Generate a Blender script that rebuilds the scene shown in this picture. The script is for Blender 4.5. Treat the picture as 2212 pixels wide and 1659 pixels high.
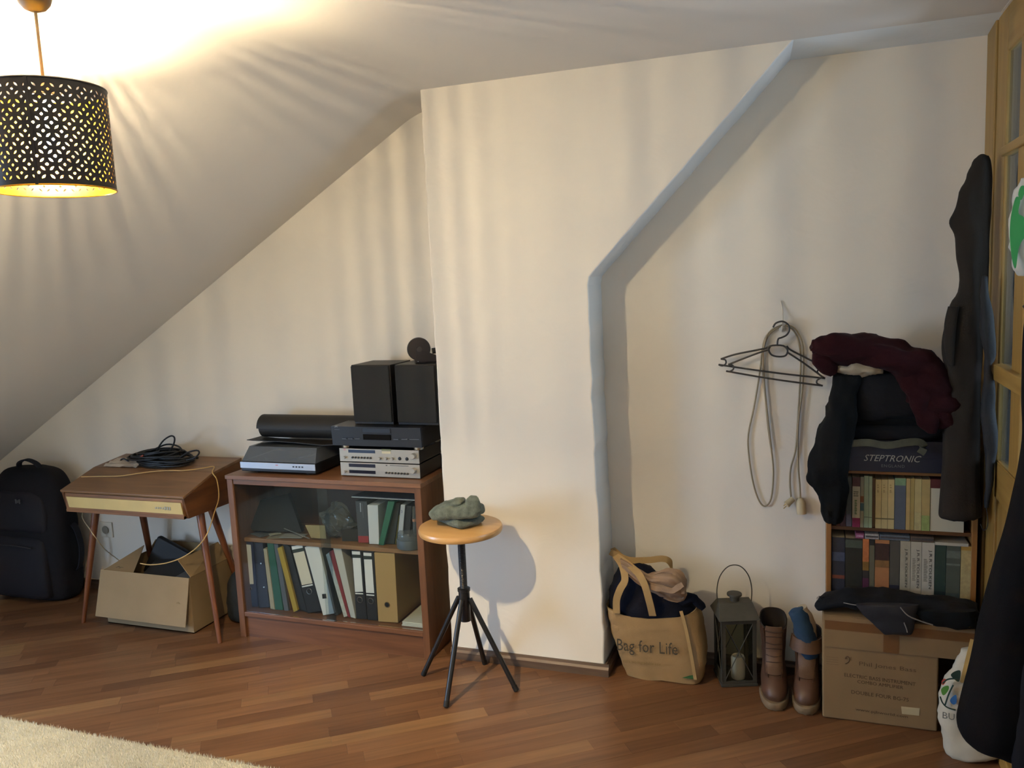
import bpy, bmesh, math, random
from mathutils import Vector, Matrix, noise
from math import sin, cos, pi, radians

for o in list(bpy.data.objects):
    bpy.data.objects.remove(o, do_unlink=True)
SC = bpy.context.scene
COL = SC.collection

# ------------------------------------------------------------------ camera
IW, IH = 2212, 1659
FPX = 1774.8
CAM_H = 1.55
YAW, PITCH, ROLL = radians(20.0), radians(7.271), radians(-2.629)
_f = Vector((-sin(YAW) * cos(PITCH), cos(YAW) * cos(PITCH), -sin(PITCH)))
_r0 = Vector((cos(YAW), sin(YAW), 0))
_u0 = _r0.cross(_f)
_r = _r0 * cos(ROLL) + _u0 * sin(ROLL)
_u = -_r0 * sin(ROLL) + _u0 * cos(ROLL)
CAM = Vector((0, 0, CAM_H))
cd = bpy.data.cameras.new('camera')
cam = bpy.data.objects.new('camera', cd)
COL.objects.link(cam)
cd.sensor_fit = 'HORIZONTAL'
cd.sensor_width = 36
cd.lens = 36 * FPX / IW
cd.clip_start = 0.02
cam.matrix_world = Matrix(((_r.x, _u.x, -_f.x, CAM.x), (_r.y, _u.y, -_f.y, CAM.y), (_r.z, _u.z, -_f.z, CAM.z), (0, 0, 0, 1)))
SC.camera = cam

# ------------------------------------------------------------------ colour management
SC.view_settings.view_transform = 'Standard'
SC.view_settings.look = 'None'
SC.view_settings.gamma = 1.0
SC.view_settings.use_curve_mapping = False
SC.view_settings.exposure = 0.25

# ------------------------------------------------------------------ sky and daylight
world = bpy.data.worlds.new('sky')
SC.world = world
world.use_nodes = True
bg = world.node_tree.nodes['Background']
bg.inputs['Color'].default_value = (0.55, 0.68, 0.9, 1)
bg.inputs['Strength'].default_value = 0.6

DORMER_WATT = 80.0
HALL_WATT = 56.0
REAR_FILL_WATT = 2.5
FILAMENT = 18500.0


def area_light(name, loc, direction, sx, sy, watt, col):
    l = bpy.data.lights.new(name, 'AREA')
    l.shape = 'RECTANGLE'
    l.size, l.size_y = sx, sy
    l.energy = watt
    l.color = col
    o = bpy.data.objects.new(name, l)
    COL.objects.link(o)
    o.location = loc
    o.rotation_euler = Vector(direction).to_track_quat('-Z', 'Z').to_euler()
    return o


# daylight entering through the dormer window on the left, the window of the hall behind
# the glazed partition on the right, and an added, unseen rear window for weak fill
area_light('daylight_dormer', (-4.20, 0.80, 1.15), (1, 0, 0), 1.15, 1.0, DORMER_WATT, (0.47, 0.68, 1.0))
area_light('daylight_hall', (2.34, 2.40, 1.35), (-1, 0, 0), 0.65, 1.1, HALL_WATT, (0.66, 0.78, 1.0))
area_light('fill_rear_added', (-0.9, -1.52, 1.45), (0, 1, 0), 1.0, 1.0, REAR_FILL_WATT, (0.75, 0.85, 1.0))  # added fill light, its source only assumed

# ------------------------------------------------------------------ helpers


def ray(px, py):
    return _f + _r * ((px - IW / 2) / FPX) + _u * ((IH / 2 - py) / FPX)


def atz(px, py, z=0.0):
    d = ray(px, py)
    return CAM + d * ((z - CAM_H) / d.z)


def aty(px, py, y):
    d = ray(px, py)
    return CAM + d * (y / d.y)


def atx(px, py, x):
    d = ray(px, py)
    return CAM + d * (x / d.x)


MW = {}


def tag(o, label=None, cat=None, group=None, kind=None):
    if label:
        o['label'] = label
    if cat:
        o['category'] = cat
    if group:
        o['group'] = group
    if kind:
        o['kind'] = kind
    return o


def thing(name, label, cat, loc=(0, 0, 0), rotz=0.0, group=None, kind=None):
    o = bpy.data.objects.new(name, None)
    o.empty_display_size = 0.05
    COL.objects.link(o)
    o.location = loc
    o.rotation_euler = (0, 0, rotz)
    MW[o] = Matrix.Translation(Vector(loc)) @ Matrix.Rotation(rotz, 4, 'Z')
    return tag(o, label, cat, group, kind)


class MB:
    def __init__(s):
        s.v = []
        s.f = []
        s.m = []
        s.mi = 0

    def add(s, vs, fs):
        b = len(s.v)
        s.v += [Vector(v) for v in vs]
        for f in fs:
            s.f.append([i + b for i in f])
            s.m.append(s.mi)
        return s

    def box(s, lo, hi, M=None):
        x0, y0, z0 = lo
        x1, y1, z1 = hi
        vs = [Vector(q) for q in ((x0, y0, z0), (x1, y0, z0), (x1, y1, z0), (x0, y1, z0), (x0, y0, z1), (x1, y0, z1), (x1, y1, z1), (x0, y1, z1))]
        if M is not None:
            vs = [M @ q for q in vs]
        return s.add(vs, [(0, 3, 2, 1), (4, 5, 6, 7), (0, 1, 5, 4), (1, 2, 6, 5), (2, 3, 7, 6), (3, 0, 4, 7)])

    def hexa(s, vs):
        return s.add(vs, [(0, 3, 2, 1), (4, 5, 6, 7), (0, 1, 5, 4), (1, 2, 6, 5), (2, 3, 7, 6), (3, 0, 4, 7)])

    def rings(s, rs, cap=True, closed=False, cap0=None, cap1=None):
        n = len(rs[0])
        b = len(s.v)
        for r_ in rs:
            s.v += [Vector(q) for q in r_]
        k = len(rs)
        for i in range(k if closed else k - 1):
            for j in range(n):
                a0 = b + i * n + j
                a1 = b + i * n + (j + 1) % n
                c0 = b + ((i + 1) % k) * n + j
                c1 = b + ((i + 1) % k) * n + (j + 1) % n
                s.f.append([a0, a1, c1, c0])
                s.m.append(s.mi)
        if not closed:
            c0_ = cap if cap0 is None else cap0
            c1_ = cap if cap1 is None else cap1
            if c0_:
                s.f.append([b + j for j in range(n)][::-1])
                s.m.append(s.mi)
            if c1_:
                s.f.append([b + (k - 1) * n + j for j in range(n)])
                s.m.append(s.mi)
        return s

    def cyl(s, p0, p1, r0, r1=None, n=16, cap=True):
        p0, p1 = Vector(p0), Vector(p1)
        r1 = r0 if r1 is None else r1
        d = (p1 - p0).normalized()
        a = d.orthogonal().normalized()
        b = d.cross(a)
        rs = []
        for p, r_ in ((p0, r0), (p1, r1)):
            rs.append([p + (a * cos(2 * pi * j / n) + b * sin(2 * pi * j / n)) * r_ for j in range(n)])
        return s.rings(rs, cap)

    def tube(s, pts, r, n=8, closed=False, sub=0):
        pts = [Vector(p) for p in pts]
        if sub:
            pts = spline(pts, sub, closed)
        k = len(pts)
        rs = []
        a = None
        for i, p in enumerate(pts):
            if closed:
                d = pts[(i + 1) % k] - pts[i - 1]
            else:
                d = pts[min(i + 1, k - 1)] - pts[max(i - 1, 0)]
            d.normalize()
            if a is None:
                a = d.orthogonal().normalized()
            else:
                a = (a - d * a.dot(d))
                if a.length < 1e-6:
                    a = d.orthogonal()
                a.normalize()
            b = d.cross(a)
            rr = r(i / max(k - 1, 1)) if callable(r) else r
            rs.append([p + (a * cos(2 * pi * j / n) + b * sin(2 * pi * j / n)) * rr for j in range(n)])
        return s.rings(rs, True, closed)

    def ribbon(s, pts, side, w, t, sub=0):
        """flat band along pts: width w along vector side(i), thickness t"""
        pts = [Vector(p) for p in pts]
        if sub:
            pts = spline(pts, sub)
        k = len(pts)
        rs = []
        for i, p in enumerate(pts):
            d = (pts[min(i + 1, k - 1)] - pts[max(i - 1, 0)]).normalized()
            sd = Vector(side(i / (k - 1)) if callable(side) else side)
            sd = (sd - d * sd.dot(d)).normalized()
            nn = d.cross(sd)
            rs.append([p + sd * w / 2 + nn * t / 2, p - sd * w / 2 + nn * t / 2, p - sd * w / 2 - nn * t / 2, p + sd * w / 2 - nn * t / 2])
        return s.rings(rs)

    def lathe(s, prof, c=(0, 0, 0), n=24, axis=None, cap=True):
        c = Vector(c)
        ax = Vector(axis).normalized() if axis else Vector((0, 0, 1))
        a = ax.orthogonal().normalized()
        b = ax.cross(a)
        rs = [[c + ax * z + (a * cos(2 * pi * j / n) + b * sin(2 * pi * j / n)) * max(r_, 1e-4) for j in range(n)] for r_, z in prof]
        return s.rings(rs, cap)

    def prism(s, poly, ext):
        """poly: list of 3D points, ext: extrusion vector"""
        e = Vector(ext)
        n = len(poly)
        vs = [Vector(p) for p in poly] + [Vector(p) + e for p in poly]
        fs = [list(range(n))[::-1], [n + i for i in range(n)]]
        fs += [[i, (i + 1) % n, n + (i + 1) % n, n + i] for i in range(n)]
        return s.add(vs, fs)

    def grid(s, fn, nu, nv):
        b = len(s.v)
        for i in range(nu + 1):
            for j in range(nv + 1):
                s.v.append(Vector(fn(i / nu, j / nv)))
        for i in range(nu):
            for j in range(nv):
                q = b + i * (nv + 1) + j
                s.f.append([q, q + nv + 1, q + nv + 2, q + 1])
                s.m.append(s.mi)
        return s

    def sheet(s, fn, nu, nv, t):
        """grid surface with thickness t (closed)"""
        P = [[Vector(fn(i / nu, j / nv)) for j in range(nv + 1)] for i in range(nu + 1)]
        top, bot = [], []
        for i in range(nu + 1):
            for j in range(nv + 1):
                du = P[min(i + 1, nu)][j] - P[max(i - 1, 0)][j]
                dv = P[i][min(j + 1, nv)] - P[i][max(j - 1, 0)]
                n = du.cross(dv)
                n = n.normalized() if n.length > 1e-9 else Vector((0, 0, 1))
                top.append(P[i][j] + n * t / 2)
                bot.append(P[i][j] - n * t / 2)
        N = len(top)
        w = nv + 1
        fs = []
        for i in range(nu):
            for j in range(nv):
                q = i * w + j
                fs.append([q, q + w, q + w + 1, q + 1])
                fs.append([N + q, N + q + 1, N + q + w + 1, N + q + w])
        bd = [i * w for i in range(nu + 1)] + [nu * w + j for j in range(1, nv + 1)] + [i * w + nv for i in range(nu - 1, -1, -1)] + [j for j in range(nv - 1, 0, -1)]
        k = len(bd)
        for q in range(k):
            a, b = bd[q], bd[(q + 1) % k]
            fs.append([a, N + a, N + b, b])
        return s.add(top + bot, fs)

    def warp(s, fn):
        s.v = [Vector(fn(v)) for v in s.v]
        return s

    def build(s, name, mat, parent=None, org=None, smooth=False, bevel=0.0, seg=2, sub=0, wrinkle=None, world=True, rotz=0.0):
        me = bpy.data.meshes.new(name)
        vs = s.v
        o = bpy.data.objects.new(name, me)
        root = None
        M = Matrix.Identity(4)
        if parent is not None:
            M = MW[parent]
        elif org is not None:
            M = Matrix.Translation(Vector(org)) @ Matrix.Rotation(rotz, 4, 'Z')
        if world:
            inv = M.inverted()
            vs = [inv @ v for v in vs]
        MW[o] = M
        me.from_pydata([v[:] for v in vs], [], s.f)
        bm = bmesh.new()
        bm.from_mesh(me)
        bmesh.ops.recalc_face_normals(bm, faces=bm.faces)
        if wrinkle:
            ws, amp, seed = wrinkle[:3]
            an = Vector(wrinkle[3]) if len(wrinkle) > 3 else Vector((1, 1, 1))
            bm.normal_update()
            off = Vector((seed * 7.3, seed * 3.1, seed * 5.7))
            mv = []
            for v in bm.verts:
                q = Vector((v.co.x * an.x, v.co.y * an.y, v.co.z * an.z)) * ws + off
                d = noise.noise(q) + 0.5 * noise.noise(q * 2.1)
                mv.append(v.co + v.normal * d * amp)
            for v, q in zip(bm.verts, mv):
                v.co = q
        bm.to_mesh(me)
        bm.free()
        mats = mat if isinstance(mat, (list, tuple)) else [mat]
        for m_ in mats:
            me.materials.append(m_)
        if len(mats) > 1:
            for p, i in zip(me.polygons, s.m):
                p.material_index = i
        if smooth:
            me.shade_smooth()
            me.set_sharp_from_angle(angle=smooth if smooth is not True else 0.7)
        COL.objects.link(o)
        if parent is not None:
            o.parent = parent
        elif org is not None:
            o.location = Vector(org)
            o.rotation_euler = (0, 0, rotz)
        if bevel:
            b = o.modifiers.new('bevel', 'BEVEL')
            b.width = bevel
            b.segments = seg
            b.limit_method = 'ANGLE'
            b.angle_limit = radians(40)
        if sub:
            b = o.modifiers.new('sub', 'SUBSURF')
            b.levels = b.render_levels = sub
        return o


def spline(pts, sub, closed=False):
    k = len(pts)
    out = []
    rng = range(k) if closed else range(k - 1)
    for i in rng:
        if closed:
            p0, p1, p2, p3 = pts[i - 1], pts[i], pts[(i + 1) % k], pts[(i + 2) % k]
        else:
            p0, p1, p2, p3 = pts[max(i - 1, 0)], pts[i], pts[i + 1], pts[min(i + 2, k - 1)]
        for j in range(sub):
            t = j / sub
            out.append(0.5 * ((2 * p1) + (p2 - p0) * t + (2 * p0 - 5 * p1 + 4 * p2 - p3) * t * t + (3 * p1 - p0 - 3 * p2 + p3) * t ** 3))
    if not closed:
        out.append(pts[-1])
    return out


def sring(c, a, b, n=24, e=2.0):
    """superellipse ring round c with half axes a, b"""
    c, a, b = Vector(c), Vector(a), Vector(b)
    out = []
    for j in range(n):
        t = 2 * pi * j / n
        ct, st = cos(t), sin(t)
        out.append(c + a * (math.copysign(abs(ct) ** (2 / e), ct)) + b * (math.copysign(abs(st) ** (2 / e), st)))
    return out


def lerp_secs(secs, sub):
    """secs: list of tuples of floats/vectors; Catmull-Rom refine each component"""
    out = []
    k = len(secs)
    for i in range(k - 1):
        g = [secs[max(i - 1, 0)], secs[i], secs[i + 1], secs[min(i + 2, k - 1)]]
        for j in range(sub):
            t = j / sub
            row = []
            for c in range(len(secs[0])):
                p0, p1, p2, p3 = [q[c] for q in g]
                row.append(0.5 * ((2 * p1) + (p2 - p0) * t + (2 * p0 - 5 * p1 + 4 * p2 - p3) * t * t + (3 * p1 - p0 - 3 * p2 + p3) * t ** 3))
            out.append(tuple(row))
    out.append(tuple(secs[-1]))
    return out


# ------------------------------------------------------------------ materials


def srgb(h):
    if isinstance(h, str):
        h = h.lstrip('#')
        c = [int(h[i:i + 2], 16) / 255 for i in (0, 2, 4)]
    else:
        c = list(h)
    return tuple(x / 12.92 if x <= 0.04045 else ((x + 0.055) / 1.055) ** 2.4 for x in c)


_MC = {}


def mat(h, rough=0.6, metal=0.0, bump=0.0, bscale=60, var=0.0, vscale=6, spec=0.5, sheen=0.0, stretch=None, coat=0.0, name=None):
    key = (h, rough, metal, bump, bscale, var, vscale, spec, sheen, stretch, coat)
    if key in _MC:
        return _MC[key]
    m = bpy.data.materials.new(name or 'm_' + str(h).strip('#'))
    m.use_nodes = True
    nt = m.node_tree
    N, L = nt.nodes, nt.links
    b = N['Principled BSDF']
    c = srgb(h)
    b.inputs['Base Color'].default_value = (*c, 1)
    b.inputs['Roughness'].default_value = rough
    b.inputs['Metallic'].default_value = metal
    b.inputs['Specular IOR Level'].default_value = spec
    if sheen:
        b.inputs['Sheen Weight'].default_value = sheen
        b.inputs['Sheen Tint'].default_value = (*[min(1, x * 2 + 0.1) for x in c], 1)
    if coat:
        b.inputs['Coat Weight'].default_value = coat
        b.inputs['Coat Roughness'].default_value = 0.15
    if var or bump:
        tc = N.new('ShaderNodeTexCoord')
        src = tc.outputs['Object']
        if stretch:
            mp = N.new('ShaderNodeMapping')
            mp.inputs['Scale'].default_value = stretch
            L.new(src, mp.inputs['Vector'])
            src = mp.outputs['Vector']
    if var:
        t = N.new('ShaderNodeTexNoise')
        t.inputs['Scale'].default_value = vscale
        t.inputs['Detail'].default_value = 5
        L.new(src, t.inputs['Vector'])
        mr = N.new('ShaderNodeMapRange')
        mr.inputs['From Min'].default_value = 0.3
        mr.inputs['From Max'].default_value = 0.7
        mr.inputs['To Min'].default_value = 1 - var
        mr.inputs['To Max'].default_value = 1 + var
        L.new(t.outputs['Fac'], mr.inputs['Value'])
        mx = N.new('ShaderNodeVectorMath')
        mx.operation = 'SCALE'
        mx.inputs[0].default_value = c
        L.new(mr.outputs['Result'], mx.inputs['Scale'])
        L.new(mx.outputs['Vector'], b.inputs['Base Color'])
    if bump:
        t2 = N.new('ShaderNodeTexNoise')
        t2.inputs['Scale'].default_value = bscale
        t2.inputs['Detail'].default_value = 6
        L.new(src, t2.inputs['Vector'])
        bp = N.new('ShaderNodeBump')
        bp.inputs['Strength'].default_value = bump
        bp.inputs['Distance'].default_value = 0.003
        L.new(t2.outputs['Fac'], bp.inputs['Height'])
        L.new(bp.outputs['Normal'], b.inputs['Normal'])
    _MC[key] = m
    return m


def wood(h1, h2, axis='x', scale=9.0, rough=0.4, name=None, coat=0.0, spec=0.5):
    key = ('wood', h1, h2, axis, scale, rough, coat)
    if key in _MC:
        return _MC[key]
    m = bpy.data.materials.new(name or 'wood_' + h1.strip('#') + axis)
    m.use_nodes = True
    nt = m.node_tree
    N, L = nt.nodes, nt.links
    b = N['Principled BSDF']
    tc = N.new('ShaderNodeTexCoord')
    mp = N.new('ShaderNodeMapping')
    sc = {'x': (0.08, 1, 1), 'y': (1, 0.08, 1), 'z': (1, 1, 0.08)}[axis]
    mp.inputs['Scale'].default_value = [q * scale for q in sc]
    L.new(tc.outputs['Object'], mp.inputs['Vector'])
    t = N.new('ShaderNodeTexNoise')
    t.inputs['Scale'].default_value = 4
    t.inputs['Detail'].default_value = 8
    t.inputs['Distortion'].default_value = 0.6
    L.new(mp.outputs['Vector'], t.inputs['Vector'])
    r_ = N.new('ShaderNodeValToRGB')
    r_.color_ramp.elements[0].position = 0.3
    r_.color_ramp.elements[0].color = (*srgb(h1), 1)
    r_.color_ramp.elements[1].position = 0.7
    r_.color_ramp.elements[1].color = (*srgb(h2), 1)
    L.new(t.outputs['Fac'], r_.inputs['Fac'])
    L.new(r_.outputs['Color'], b.inputs['Base Color'])
    b.inputs['Roughness'].default_value = rough
    b.inputs['Specular IOR Level'].default_value = spec
    b.inputs['Coat Weight'].default_value = coat
    bp = N.new('ShaderNodeBump')
    bp.inputs['Strength'].default_value = 0.12
    bp.inputs['Distance'].default_value = 0.004
    L.new(t.outputs['Fac'], bp.inputs['Height'])
    L.new(bp.outputs['Normal'], b.inputs['Normal'])
    _MC[key] = m
    return m


def glass(name, tint='#ffffff', gloss=0.1, rough=0.02, alpha=0.0, acol='#ffffff'):
    """thin pane: mostly straight-through, a fresnel gloss and an optional veil of dust/tint"""
    m = bpy.data.materials.new(name)
    m.use_nodes = True
    nt = m.node_tree
    N, L = nt.nodes, nt.links
    N.remove(N['Principled BSDF'])
    out = N['Material Output']
    tr = N.new('ShaderNodeBsdfTransparent')
    tr.inputs['Color'].default_value = (*srgb(tint), 1)
    last = tr.outputs[0]
    if alpha:
        df = N.new('ShaderNodeBsdfDiffuse')
        df.inputs['Color'].default_value = (*srgb(acol), 1)
        mx0 = N.new('ShaderNodeMixShader')
        mx0.inputs[0].default_value = alpha
        L.new(last, mx0.inputs[1])
        L.new(df.outputs[0], mx0.inputs[2])
        last = mx0.outputs[0]
    gl = N.new('ShaderNodeBsdfGlossy')
    gl.inputs['Roughness'].default_value = rough
    fr = N.new('ShaderNodeFresnel')
    fr.inputs['IOR'].default_value = 1.10 + gloss
    mx = N.new('ShaderNodeMixShader')
    L.new(fr.outputs[0], mx.inputs[0])
    L.new(last, mx.inputs[1])
    L.new(gl.outputs[0], mx.inputs[2])
    L.new(mx.outputs[0], out.inputs['Surface'])
    return m


def emis(name, col, strength):
    m = bpy.data.materials.new(name)
    m.use_nodes = True
    nt = m.node_tree
    nt.nodes.remove(nt.nodes['Principled BSDF'])
    e = nt.nodes.new('ShaderNodeEmission')
    e.inputs['Color'].default_value = (*col, 1)
    e.inputs['Strength'].default_value = strength
    nt.links.new(e.outputs[0], nt.nodes['Material Output'].inputs['Surface'])
    return m


def plaster(name, h, swirl=1.0, rough=0.9, relief=0.35):
    m = bpy.data.materials.new(name)
    m.use_nodes = True
    nt = m.node_tree
    N, L = nt.nodes, nt.links
    b = N['Principled BSDF']
    b.inputs['Roughness'].default_value = rough
    b.inputs['Specular IOR Level'].default_value = 0.25
    tc = N.new('ShaderNodeTexCoord')
    v = N.new('ShaderNodeTexNoise')
    v.inputs['Scale'].default_value = 1.3
    v.inputs['Detail'].default_value = 4
    L.new(tc.outputs['Object'], v.inputs['Vector'])
    mr = N.new('ShaderNodeMapRange')
    mr.inputs['To Min'].default_value = 0.95
    mr.inputs['To Max'].default_value = 1.03
    L.new(v.outputs['Fac'], mr.inputs['Value'])
    sc = N.new('ShaderNodeVectorMath')
    sc.operation = 'SCALE'
    sc.inputs[0].default_value = srgb(h)
    L.new(mr.outputs['Result'], sc.inputs['Scale'])
    L.new(sc.outputs['Vector'], b.inputs['Base Color'])
    # broad hand-trowelled relief, arcs of ridges, fine grain
    n1 = N.new('ShaderNodeTexNoise')
    n1.inputs['Scale'].default_value = 5.0
    n1.inputs['Detail'].default_value = 3
    n1.inputs['Distortion'].default_value = 1.2
    L.new(tc.outputs['Object'], n1.inputs['Vector'])
    n2 = N.new('ShaderNodeTexNoise')
    n2.inputs['Scale'].default_value = 140
    n2.inputs['Detail'].default_value = 3
    L.new(tc.outputs['Object'], n2.inputs['Vector'])
    vo = N.new('ShaderNodeTexVoronoi')
    vo.inputs['Scale'].default_value = 1.7
    L.new(tc.outputs['Object'], vo.inputs['Vector'])
    ml = N.new('ShaderNodeMath')
    ml.operation = 'MULTIPLY'
    ml.inputs[1].default_value = 55
    L.new(vo.outputs['Distance'], ml.inputs[0])
    sn = N.new('ShaderNodeMath')
    sn.operation = 'SINE'
    L.new(ml.outputs[0], sn.inputs[0])
    pw = N.new('ShaderNodeMapRange')
    pw.inputs['From Min'].default_value = 0.55
    pw.inputs['From Max'].default_value = 1.0
    L.new(sn.outputs[0], pw.inputs['Value'])
    mk = N.new('ShaderNodeTexNoise')
    mk.inputs['Scale'].default_value = 2.6
    L.new(tc.outputs['Object'], mk.inputs['Vector'])
    mkr = N.new('ShaderNodeMapRange')
    mkr.inputs['From Min'].default_value = 0.52
    mkr.inputs['From Max'].default_value = 0.66
    L.new(mk.outputs['Fac'], mkr.inputs['Value'])
    sw = N.new('ShaderNodeMath')
    sw.operation = 'MULTIPLY'
    L.new(pw.outputs['Result'], sw.inputs[0])
    L.new(mkr.outputs['Result'], sw.inputs[1])
    sw2 = N.new('ShaderNodeMath')
    sw2.operation = 'MULTIPLY'
    sw2.inputs[1].default_value = 0.16 * swirl
    L.new(sw.outputs[0], sw2.inputs[0])
    a1 = N.new('ShaderNodeMath')
    a1.operation = 'ADD'
    L.new(n1.outputs['Fac'], a1.inputs[0])
    L.new(sw2.outputs[0], a1.inputs[1])
    g = N.new('ShaderNodeMath')
    g.operation = 'MULTIPLY_ADD'
    g.inputs[1].default_value = 0.03
    L.new(n2.outputs['Fac'], g.inputs[0])
    L.new(a1.outputs[0], g.inputs[2])
    bp = N.new('ShaderNodeBump')
    bp.inputs['Strength'].default_value = relief
    bp.inputs['Distance'].default_value = 0.012
    L.new(g.outputs[0], bp.inputs['Height'])
    L.new(bp.outputs['Normal'], b.inputs['Normal'])
    return m


def text(body, mtl, parent, origin, xdir, ydir, width=None, height=None, name='lettering', shear=0.0, extr=0.0006, bold=0.0, space=1.0):
    """flat lettering: origin = lower left corner (world), xdir = reading direction, ydir = up"""
    cu = bpy.data.curves.new('tmp', 'FONT')
    cu.body = body
    cu.shear = shear
    cu.extrude = 0.0
    cu.offset = bold
    cu.space_character = space
    cu.resolution_u = 2
    to = bpy.data.objects.new('tmp', cu)
    COL.objects.link(to)
    dg = bpy.context.evaluated_depsgraph_get()
    me = bpy.data.meshes.new_from_object(to.evaluated_get(dg))
    bpy.data.objects.remove(to, do_unlink=True)
    bpy.data.curves.remove(cu)
    xs = [v.co.x for v in me.vertices]
    ys = [v.co.y for v in me.vertices]
    x0, x1, y0, y1 = min(xs), max(xs), min(ys), max(ys)
    sx = (width / (x1 - x0)) if width else None
    sy = (height / (y1 - y0)) if height else None
    sx = sx or sy
    sy = sy or sx
    X, Y = Vector(xdir).normalized(), Vector(ydir).normalized()
    Z = X.cross(Y)
    inv = MW[parent].inverted()
    for v in me.vertices:
        w = Vector(origin) + X * ((v.co.x - x0) * sx) + Y * ((v.co.y - y0) * sy) + Z * extr
        v.co = inv @ w
    me.materials.append(mtl)
    me.name = name
    o = bpy.data.objects.new(name, me)
    COL.objects.link(o)
    o.parent = parent
    MW[o] = MW[parent]
    return o


def outline_loft(rows, y, half_t, sub=4, n=30, e=2.4, ends=True, dy=0.0):
    """rows: (left px, right px, py[, half thickness]) at depth y -> closed soft volume with real thickness"""
    secs_ = []
    for i, r_ in enumerate(rows):
        a, b = aty(r_[0], r_[2], y), aty(r_[1], r_[2], y)
        t = r_[3] if len(r_) > 3 else half_t
        secs_.append(((a.x + b.x) / 2, y + dy, (a.z + b.z) / 2, (b.x - a.x) / 2, (b.z - a.z) / 2, t))
    mb = MB()
    rs_ = []
    for c in lerp_secs(secs_, sub):
        rs_.append(sring((c[0], c[1], c[2]), (c[3], 0, c[4]), (0, c[5], 0), n, e))
    return mb.rings(rs_)


def path_loft(ctrl, sub=6, n=26, e=2.3):
    """ctrl: (px, py, y, half width m, half depth m)"""
    pts_ = [(aty(c[0], c[1], c[2]).x, c[2], aty(c[0], c[1], c[2]).z, c[3], c[4]) for c in ctrl]
    fine = lerp_secs(pts_, sub)
    mb = MB()
    rs_ = []
    k = len(fine)
    for i, c in enumerate(fine):
        p = Vector(c[:3])
        d = Vector(fine[min(i + 1, k - 1)][:3]) - Vector(fine[max(i - 1, 0)][:3])
        a = d.cross(Vector((0, 1, 0)))
        a.normalize()
        rs_.append(sring(p, a * c[3], Vector((0, c[4], 0)), n, e))
    return mb.rings(rs_)


# ================================================================== the room
YP, YB, YN = 2.962, 3.24, 3.163       # front of the chimney breast, left recess, right niche
XR = 0.548                            # glazed partition on the right
CZ = 2.283                            # ceiling
XPL, XPR = -1.398, -0.75
SK, SX0, SZ0 = 0.5915, -1.539, 2.267  # slope of the roof
XKNEE = -4.6


def slope_z(x):
    return SZ0 + SK * (x - SX0)


P_WALL = plaster('plaster_wall', '#e6dfd2', 0.4)
P_CEIL = plaster('plaster_ceiling', '#d6d1ca', 0.0, relief=0.10)
P_DAYLIT = plaster('plaster_reveal_daylight_tint', '#dfe4e6', 0.2)  # bluish daylight on reveals and niche soffit put into the plaster colour

# ---- floor of laminate strips
random.seed(4)
fl = MB().box((XKNEE - 0.1, -1.7, -0.06), (0.62, 3.36, -0.0085)).build('floor', mat('#2c1a10', 0.8), org=(0, 0, 0))
tag(fl, kind='structure')

PL_A = radians(36)


def plank_material():
    m = bpy.data.materials.new('laminate_strip')
    m.use_nodes = True
    nt = m.node_tree
    N, L = nt.nodes, nt.links
    b = N['Principled BSDF']
    oi = N.new('ShaderNodeObjectInfo')
    tc = N.new('ShaderNodeTexCoord')
    mp = N.new('ShaderNodeMapping')
    mp.inputs['Rotation'].default_value = (0, 0, -PL_A)
    L.new(tc.outputs['Object'], mp.inputs['Vector'])
    ge = N.new('ShaderNodeNewGeometry')
    sc = N.new('ShaderNodeMapping')
    sc.inputs['Scale'].default_value = (3, 60, 10)
    L.new(mp.outputs['Vector'], sc.inputs['Vector'])
    ofs = N.new('ShaderNodeVectorMath')
    ofs.operation = 'MULTIPLY_ADD'
    ofs.inputs[1].default_value = (37, 91, 13)
    L.new(oi.outputs['Random'], ofs.inputs[0])
    L.new(sc.outputs['Vector'], ofs.inputs[2])
    n = N.new('ShaderNodeTexNoise')
    n.inputs['Scale'].default_value = 1.0
    n.inputs['Detail'].default_value = 6
    n.inputs['Distortion'].default_value = 0.4
    L.new(ofs.outputs['Vector'], n.inputs['Vector'])
    r1 = N.new('ShaderNodeValToRGB')
    e = r1.color_ramp.elements
    e[0].position, e[0].color = 0.0, (*srgb('#5c3f2b'), 1)
    e[1].position, e[1].color = 1.0, (*srgb('#80603f'), 1)
    x = e.new(0.5)
    x.color = (*srgb('#6c4b32'), 1)
    x = e.new(0.85)
    x.color = (*srgb('#745339'), 1)
    ad = N.new('ShaderNodeMath')
    ad.operation = 'ADD'
    L.new(ge.outputs['Random Per Island'], ad.inputs[0])
    L.new(oi.outputs['Random'], ad.inputs[1])
    fr = N.new('ShaderNodeMath')
    fr.operation = 'FRACT'
    L.new(ad.outputs[0], fr.inputs[0])
    L.new(fr.outputs[0], r1.inputs['Fac'])
    mr = N.new('ShaderNodeMapRange')
    mr.inputs['From Min'].default_value = 0.3
    mr.inputs['From Max'].default_value = 0.7
    mr.inputs['To Min'].default_value = 0.74
    mr.inputs['To Max'].default_value = 1.14
    L.new(n.outputs['Fac'], mr.inputs['Value'])
    mx = N.new('ShaderNodeVectorMath')
    mx.operation = 'SCALE'
    L.new(r1.outputs['Color'], mx.inputs[0])
    L.new(mr.outputs['Result'], mx.inputs['Scale'])
    L.new(mx.outputs['Vector'], b.inputs['Base Color'])
    b.inputs['Roughness'].default_value = 0.34
    b.inputs['Specular IOR Level'].default_value = 0.45
    return m


M_PLANK = plank_material()


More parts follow.
